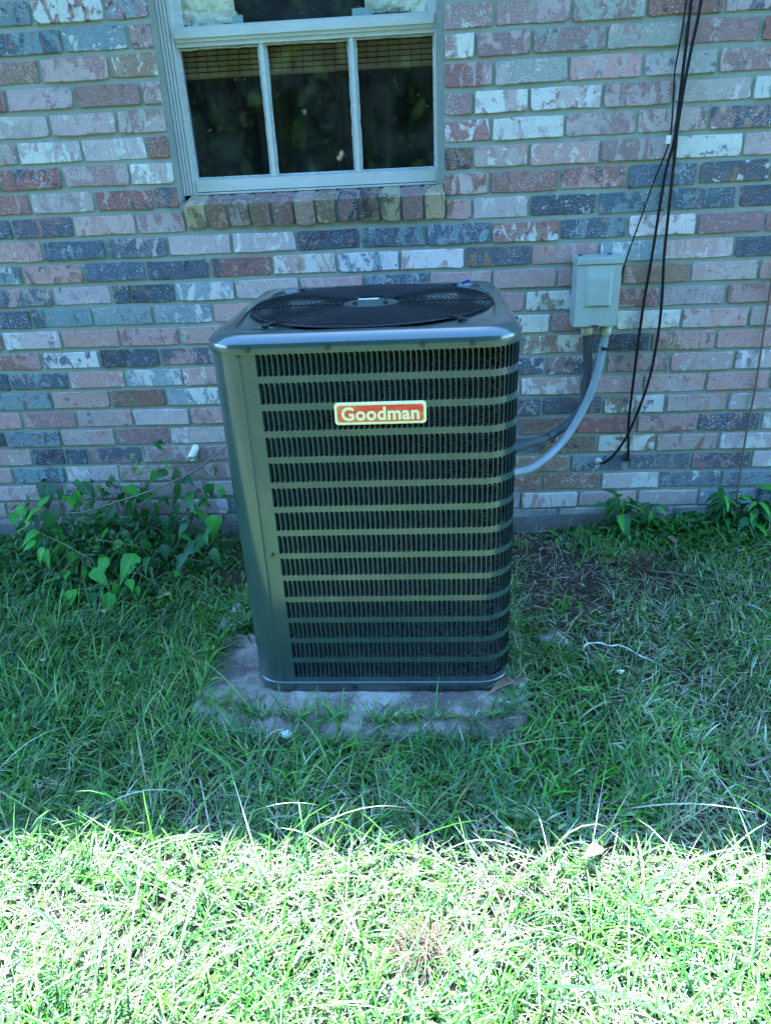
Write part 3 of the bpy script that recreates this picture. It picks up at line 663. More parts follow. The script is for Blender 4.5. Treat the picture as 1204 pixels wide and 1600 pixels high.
# screws
for x in (.893, 1.061, 1.257, 1.358): 
    MB().tube([(x, AY0-.004, .9565), (x, AY0-.0085, .9565)], .0058, 10).build('screw', m_screw, ac)
for x in (.905, 1.062, 1.26, 1.355): MB().tube([(x, AY0-.002, .0735), (x, AY0-.0065, .0735)], .0045, 8).build('screw', m_screw, ac)
MB().tube([(.8895, AY0+.002, .466), (.8895, AY0-.004, .466)], .0048, 10).build('screw', m_screw, ac)
MB().tube([(SEAM-.004, AY0+.003, .944), (SEAM-.004, AY0-.002, .944)], .005, 10).build('screw', m_cavity, ac)
MB().tube([(AX1+.002, -.80, .962), (AX1+.010, -.80, .962)], .0055, 10).build('screw', m_screw, ac)
tg_ = MB(); tg_.tube([(ACX+.235, ACY+.255, .988), (ACX+.25, ACY+.262, .994), (ACX+.256, ACY+.261, .992)], .0036, 8)
tg_.build('plug', m_blue, ac, True, label='small blue plastic plug on the top cover')
# badge
def rrect(x0, x1, z0, z1, r, y_, n=6):
    out = []
    for cx_, cz_, a0 in ((x0+r, z0+r, 180), (x1-r, z0+r, 270), (x1-r, z1-r, 0), (x0+r, z1-r, 90)):
        for i in range(n+1): a = R(a0+90*i/n); out.append((cx_+r*math.cos(a), y_, cz_+r*math.sin(a)))
    return out
BX0, BX1, BZ0, BZ1, BY = 1.0645, 1.2615, .7875, .8370, AY0-.0015
bd = MB(); bd.rings([rrect(BX0, BX1, BZ0, BZ1, .008, BY), rrect(BX0, BX1, BZ0, BZ1, .008, BY-.0035), rrect(BX0+.001, BX1-.001, BZ0+.001, BZ1-.001, .0075, BY-.0045)], True, True, True)
badge = bd.build('badge', m_cream, ac, label='red badge with cream border and lettering')
MB().rings([rrect(BX0+.006, BX1-.006, BZ0+.006, BZ1-.006, .006, BY-.0048), rrect(BX0+.0065, BX1-.0065, BZ0+.0065, BZ1-.0065, .006, BY-.0052)], True, False, True).build('badge_field', m_red, badge)
fc = bpy.data.curves.new('lettering', 'FONT'); fc.body = 'Goodman'; fc.size = .0395; fc.align_x = 'CENTER'; fc.align_y = 'CENTER'; fc.extrude = .0006; fc.offset = .00105; fc.space_character = 1.05
fo_ = bpy.data.objects.new('lettering_tmp', fc); COL.objects.link(fo_)
bpy.context.view_layer.update()
lm_ = bpy.data.meshes.new_from_object(fo_.evaluated_get(bpy.context.evaluated_depsgraph_get())); bpy.data.objects.remove(fo_)
vx = [v.co.x for v in lm_.vertices]; sxx = .167/(max(vx)-min(vx)); mxx = (max(vx)+min(vx))/2; vy = [v.co.y for v in lm_.vertices]; myy = (max(vy)+min(vy))/2
for v in lm_.vertices: v.co = Vector(((v.co.x-mxx)*sxx+(BX0+BX1)/2, BY-.0058-v.co.z, (v.co.y-myy)*sxx+(BZ0+BZ1)/2))-ORG[ac.name]
lm_.materials.clear(); lm_.materials.append(m_cream)
lo_ = bpy.data.objects.new('lettering', lm_); COL.objects.link(lo_); lo_.parent = badge

# ------------------------------------------------------------------ electrical box, conduits, cables
BXc = root('disconnect_box', (1.81, -.005, .79), 'pale grey electrical disconnect box mounted on the brick wall', 'electrical box')
bx0, bx1, bz0, bz1, by = 1.738, 1.876, .790, 1.004, -.098
eb = MB(); eb.rings([[(bx0+.003, -.005, bz0+.003), (bx1-.003, -.005, bz0+.003), (bx1-.003, -.005, bz1-.004), (bx0+.003, -.005, bz1-.004)], [(bx0+.003, by+.012, bz0+.003), (bx1-.003, by+.012, bz0+.003), (bx1-.003, by+.012, bz1-.004), (bx0+.003, by+.012, bz1-.004)]], True, True, True)
eb.build('box_body', m_box, BXc)
cvv = MB(); zc1 = bz1-.021
def rect(x0, x1, z0, z1, y_): return [(x0, y_, z0), (x1, y_, z0), (x1, y_, z1), (x0, y_, z1)]
cvv.rings([rect(bx0, bx1, bz0, zc1, by+.045), rect(bx0, bx1, bz0, zc1, by+.002), rect(bx0+.002, bx1-.002, bz0+.002, zc1-.002, by)], True)
# raised pillow on the cover: outer frame, then stepped in
fx0, fx1, fz0, fz1 = bx0+.029, bx1-.026, bz0+.063, zc1-.012
cvv.rings([rect(bx0+.002, bx1-.002, bz0+.002, zc1-.002, by), rect(fx0, fx1, fz0, fz1, by-.0002), rect(fx0+.007, fx1-.007, fz0+.004, fz1-.028, by-.006), rect(fx0+.012, fx1-.012, fz0+.008, fz1-.032, by-.0065)], True, False, True)
co_ = cvv.build('cover', m_box, BXc); md = co_.modifiers.new('round', 'BEVEL'); md.width = .0022; md.segments = 2; md.limit_method = 'ANGLE'; md.angle_limit = R(25)
hd = MB(); hd.rings([rect(bx0-.002, bx1+.004, zc1+.0005, bz1, -.006), rect(bx0-.002, bx1+.004, zc1+.0005, bz1, by-.003), rect(bx0, bx1+.002, zc1+.002, bz1-.002, by-.0045)], True, True, True); hd.build('rain_hood', m_box, BXc)
lt = MB(); lt.box((1.795, by-.006, bz0-.001), (1.816, by+.004, bz0+.006)); lt.build('latch', m_screw, BXc)
for x in (1.757, 1.85): MB().tube([(x, -.03, bz1-.001), (x, -.03, bz1+.004)], .008, 10).build('knockout', m_cond2, BXc)
def ribbed(name, pts, r, m, label, cat, fit0=True):
    o = root(name, pts[0], label, cat)
    P = smooth_path(pts, 12); MB().tube(P, r, 14).build('hose', m, o, True)
    d = (Vector(pts[1])-Vector(pts[0])).normalized(); a = Vector(pts[0])-d*.012
    MB().tube([a, a+d*.028], r*1.32, 10).build('fitting', m_brass, o, True)
    return o
c_pts = [(1.853, -.052, .770), (1.847, -.052, .701), (1.833, -.055, .610), (1.796, -.065, .501), (1.730, -.10, .403), (1.656, -.17, .363), (1.592, -.25, .360), (1.53, -.32, .375), (1.455, -.38, .378)]
ribbed('flexible_conduit', c_pts, .0135, m_cond, 'light grey conduit curving from the box down to the condenser', 'conduit')
d_pts = [(1.792, -.05, .775), (1.805, -.03, .671), (1.810, -.026, .569), (1.794, -.026, .488), (1.739, -.042, .431), (1.664, -.10, .412), (1.598, -.18, .425), (1.53, -.28, .445), (1.455, -.34, .450)]
ribbed('flexible_conduit', d_pts, .0145, m_cond2, 'dark grey conduit running behind the light one from the box', 'conduit')
tie = MB(); tie.tube(smooth_path([(1.838, -.070, .716), (1.858, -.071, .712), (1.90, -.045, .707), (1.955, -.022, .701), (1.985, -.02, .697)], 5), .0028, 6); tie.tube([(1.84, -.069, .709), (1.866, -.069, .709)], .004, 6)
tag(tie.build('cable_tie', m_black, None, True), 'black cable tie strapping light grey conduit to a hanging cable', 'cable tie')
ct = MB(); ct.tube([(1.668+q*.003, -.097+.0165*math.cos(a), .412+.0165*math.sin(a)) for q, a in enumerate(np.linspace(0, 6.0, 12)*0+np.linspace(0, 6.0, 12))], .002, 6)
tag(ct.build('cable_tie', m_black, None, True), 'black cable tie around the dark grey conduit beside the condenser', 'cable tie')
CA = [(2.017, 2.44), (2.018, 2.0), (2.017, 1.668), (2.017, 1.554), (2.016, 1.353), (2.014, 1.31), (1.999, 1.224), (1.987, .992), (1.976, .818), (1.971, .574), (1.970, .435), (1.981, .312), (1.983, .294)]
CB = [(2.075, 2.44), (2.058, 2.0), (2.041, 1.666), (2.030, 1.554), (2.023, 1.475), (2.0165, 1.353), (2.018, 1.298), (2.019, 1.178), (2.022, .991), (2.032, .841), (2.031, .717), (2.017, .572), (1.973, .406), (1.931, .322), (1.897, .283), (1.881, .281)]
CT = [(2.02, 2.44), (2.012, 2.0), (2.005, 1.668), (1.999, 1.555), (1.995, 1.497), (1.999, 1.436), (2.003, 1.362), (1.999, 1.302), (1.971, 1.216), (1.944, 1.118), (1.911, .997), (1.893, .917), (1.885, .88)]
def cable(pts, ys, r, m, label, name='cable', grp=None):
    P = []
    for i, (x, z) in enumerate(pts):
        u = i/(len(pts)-1); P.append((x, ys(u), z))
    return tag(MB().tube(smooth_path(P, 6), r, 8).build(name, m, None, True), label, 'cable', grp)
cable(CA, lambda u: -.016 if u < .94 else (-.014 if u < .97 else .004), .0046, m_rubber, 'straight black cable hanging down the wall into the dark wall bushing', grp='black cables on the brick wall')
cable(CB, lambda u: -.027 if u < .9 else (-.018 if u < .97 else .004), .0046, m_rubber, 'black cable bowing right then left into the white wall bushing', grp='black cables on the brick wall')
cable(CT, lambda u: -.012, .0024, m_rubber, 'thin black wire running from the hanging cables behind the grey box', grp='black cables on the brick wall')
cable([(2.375, .96), (2.377, .899), (2.378, .869), (2.383, .714), (2.388, .539), (2.386, .4), (2.388, .279), (2.394, .113), (2.396, .05)], lambda u: -.010, .0036, m_rust, 'thin brown cable running down the bricks at the right into weeds')
gm = MB(); gm.tube([(1.878, .004, .284), (1.878, -.007, .284), (1.879, -.013, .283)], .0125, 14); gm.tube([(1.876, -.008, .276), (1.868, -.012, .262), (1.860, -.016, .246)], .0016, 5); gm.tube([(1.879, -.008, .274), (1.876, -.010, .252)], .0022, 5)
tag(gm.build('wall_bushing', m_brass, None, True), 'pale round bushing in the wall where the bowed cable enters', 'bushing', 'wall bushings')
gm = MB(); gm.tube([(1.983, .004, .297), (1.983, -.005, .297), (1.983, -.010, .297)], .0145, 14); 
tag(gm.build('wall_bushing', m_cond2, None, True), 'dark round bushing in the wall where the straight cable enters', 'bushing', 'wall bushings')
cp_ = MB(); cp_.box((1.993, -.022, 1.312), (2.003, -.004, 1.334)); tag(cp_.build('cable_clip', m_pvc, None), 'small white clip where the thin wire leaves the black cables', 'clip')
nl = MB(); nl.tube([(1.899, .004, 1.195), (1.899, -.012, 1.196)], .0045, 8); tag(nl.build('wall_screw', m_cavity, None), 'dark screw head standing out of a mortar joint above the box', 'screw')
pv = MB(); d = Vector((-.10, -.60, -.28)).normalized(); a = Vector((.392, .01, .372)); e = a+d*.062; n_ = 18
u1 = d.cross(Vector((0, 0, 1))).normalized(); u2 = d.cross(u1)
ring = lambda c, r: [c+(u1*math.cos(2*PI*i/n_)+u2*math.sin(2*PI*i/n_))*r for i in range(n_)]
pv.rings([ring(a, .0135), ring(e, .0135), ring(e, .0098), ring(a+d*.02, .0098)], True)
tag(pv.build('drain_pipe', m_pvc, None, True), 'short white plastic pipe stub sticking out of the wall above the vine', 'pipe')

# ------------------------------------------------------------------ plants with separate leaves
def leaf_mesh(name, L=1.0, W_=.62, fold=.25, curl=.35, teeth=0.0, seed=0):
    g = random.Random(seed); n = 7; mid = []; le = []; ri = []
    for i in range(n+1):
        u = i/n; w_ = W_*.5*(math.sin(PI*u**.62)**1.0)*(1-.25*u*u) if 0 < u < 1 else 0.0
        w_ *= 1+teeth*(1 if i % 2 else -1)
        zc = -curl*u*u*L; k = g.uniform(-.03, .03)
        mid.append((0, u*L, zc)); le.append((-w_*(1-fold*.3), u*L-.04*w_, zc+fold*w_+k*w_)); ri.append((w_*(1-fold*.3), u*L-.04*w_, zc+fold*w_-k*w_))
    mb = MB(); mb.v = mid+le[1:n]+ri[1:n]
    l = lambda i: n+i; r_ = lambda i: n+(n-1)+i
    for i in range(n):
        if i == 0: mb.f += [(0, 1, l(1)), (0, r_(1), 1)]
        elif i == n-1: mb.f += [(i, n, l(i)), (i, r_(i), n)]
        else: mb.f += [(i, i+1, l(i+1), l(i)), (i, r_(i), r_(i+1), i+1)]
    me = bpy.data.meshes.new(name); me.from_pydata(mb.v, [], mb.f); me.polygons.foreach_set('use_smooth', [True]*len(me.polygons)); return me
VL = {}
for tone in range(4):
    for k in range(3):
        me = leaf_mesh('leaf', 1, (.66, .58, .74)[k], (.22, .4, .1)[k], (.25, .5, .8)[k], 0, k); me.materials.append(m_leaf[tone]); VL[tone, k] = me
NL = {}
for tone in range(2):
    for k in range(2):
        me = leaf_mesh('leaf', 1, (.48, .36)[k], .25, (.3, .55)[k], .12, 10+k); me.materials.append(m_leaf[tone]); NL[tone, k] = me
def put_leaf(parent, me, p_, size, heading, droop, roll, name='leaf'):
    o = bpy.data.objects.new(name, me); COL.objects.link(o); o.parent = parent
    o.location = Vector(p_)-ORG[parent.name]
    o.rotation_euler = (Matrix.Rotation(heading, 3, 'Z') @ Matrix.Rotation(-droop, 3, 'X') @ Matrix.Rotation(roll, 3, 'Y')).to_euler()
    o.scale = (size, size, size); return o
vine = root('vine', (.1, -.2, 0), 'leafy green vine sprawling against the wall left of the condenser', 'vine')
STEMS = [[(0.497,-0.035,0.374),(0.419,-0.121,0.33),(0.283,-0.195,0.29),(0.129,-0.189,0.24),(0.021,-0.223,0.22),(-0.102,-0.176,0.2)],[(0.462,-0.035,0.383),(0.348,-0.08,0.34),(0.153,-0.095,0.3),(0.045,-0.1,0.24),(-0.027,-0.179,0.2)],[(0.486,-0.308,0.05),(0.35,-0.301,0.08),(0.227,-0.318,0.13),(0.087,-0.303,0.15)],[(0.087,-0.383,0.12),(-0.016,-0.333,0.15),(-0.117,-0.3,0.18)],[(0.477,-0.17,0.08),(0.378,-0.134,0.13),(0.34,-0.112,0.16),(0.239,-0.161,0.12)],[(0.311,-0.035,0.205),(0.228,-0.107,0.16),(0.106,-0.144,0.1),(0.049,-0.15,0.05)],[(0.297,-0.173,0.28),(0.196,-0.134,0.2),(0.083,-0.067,0.13),(-0.048,-0.041,0.05)],[(0.194,-0.121,0.31),(0.178,-0.035,0.352),(0.203,-0.035,0.394),(0.263,-0.035,0.418),(0.389,-0.035,0.377)],[(-0.315,-0.035,0.037),(-0.236,-0.129,0.18),(-0.215,-0.156,0.25)],[(0.321,-0.434,0.05),(0.255,-0.419,0.08),(0.198,-0.5,0.08)]]
for i, st in enumerate(STEMS):
    MB().tube(smooth_path(st, 6), (.0042, .0022, .003, .0026, .0022, .0018, .0018, .0013, .0015, .002)[i], 6, True, .45).build('stem', m_stem if i else m_twig, vine, True)
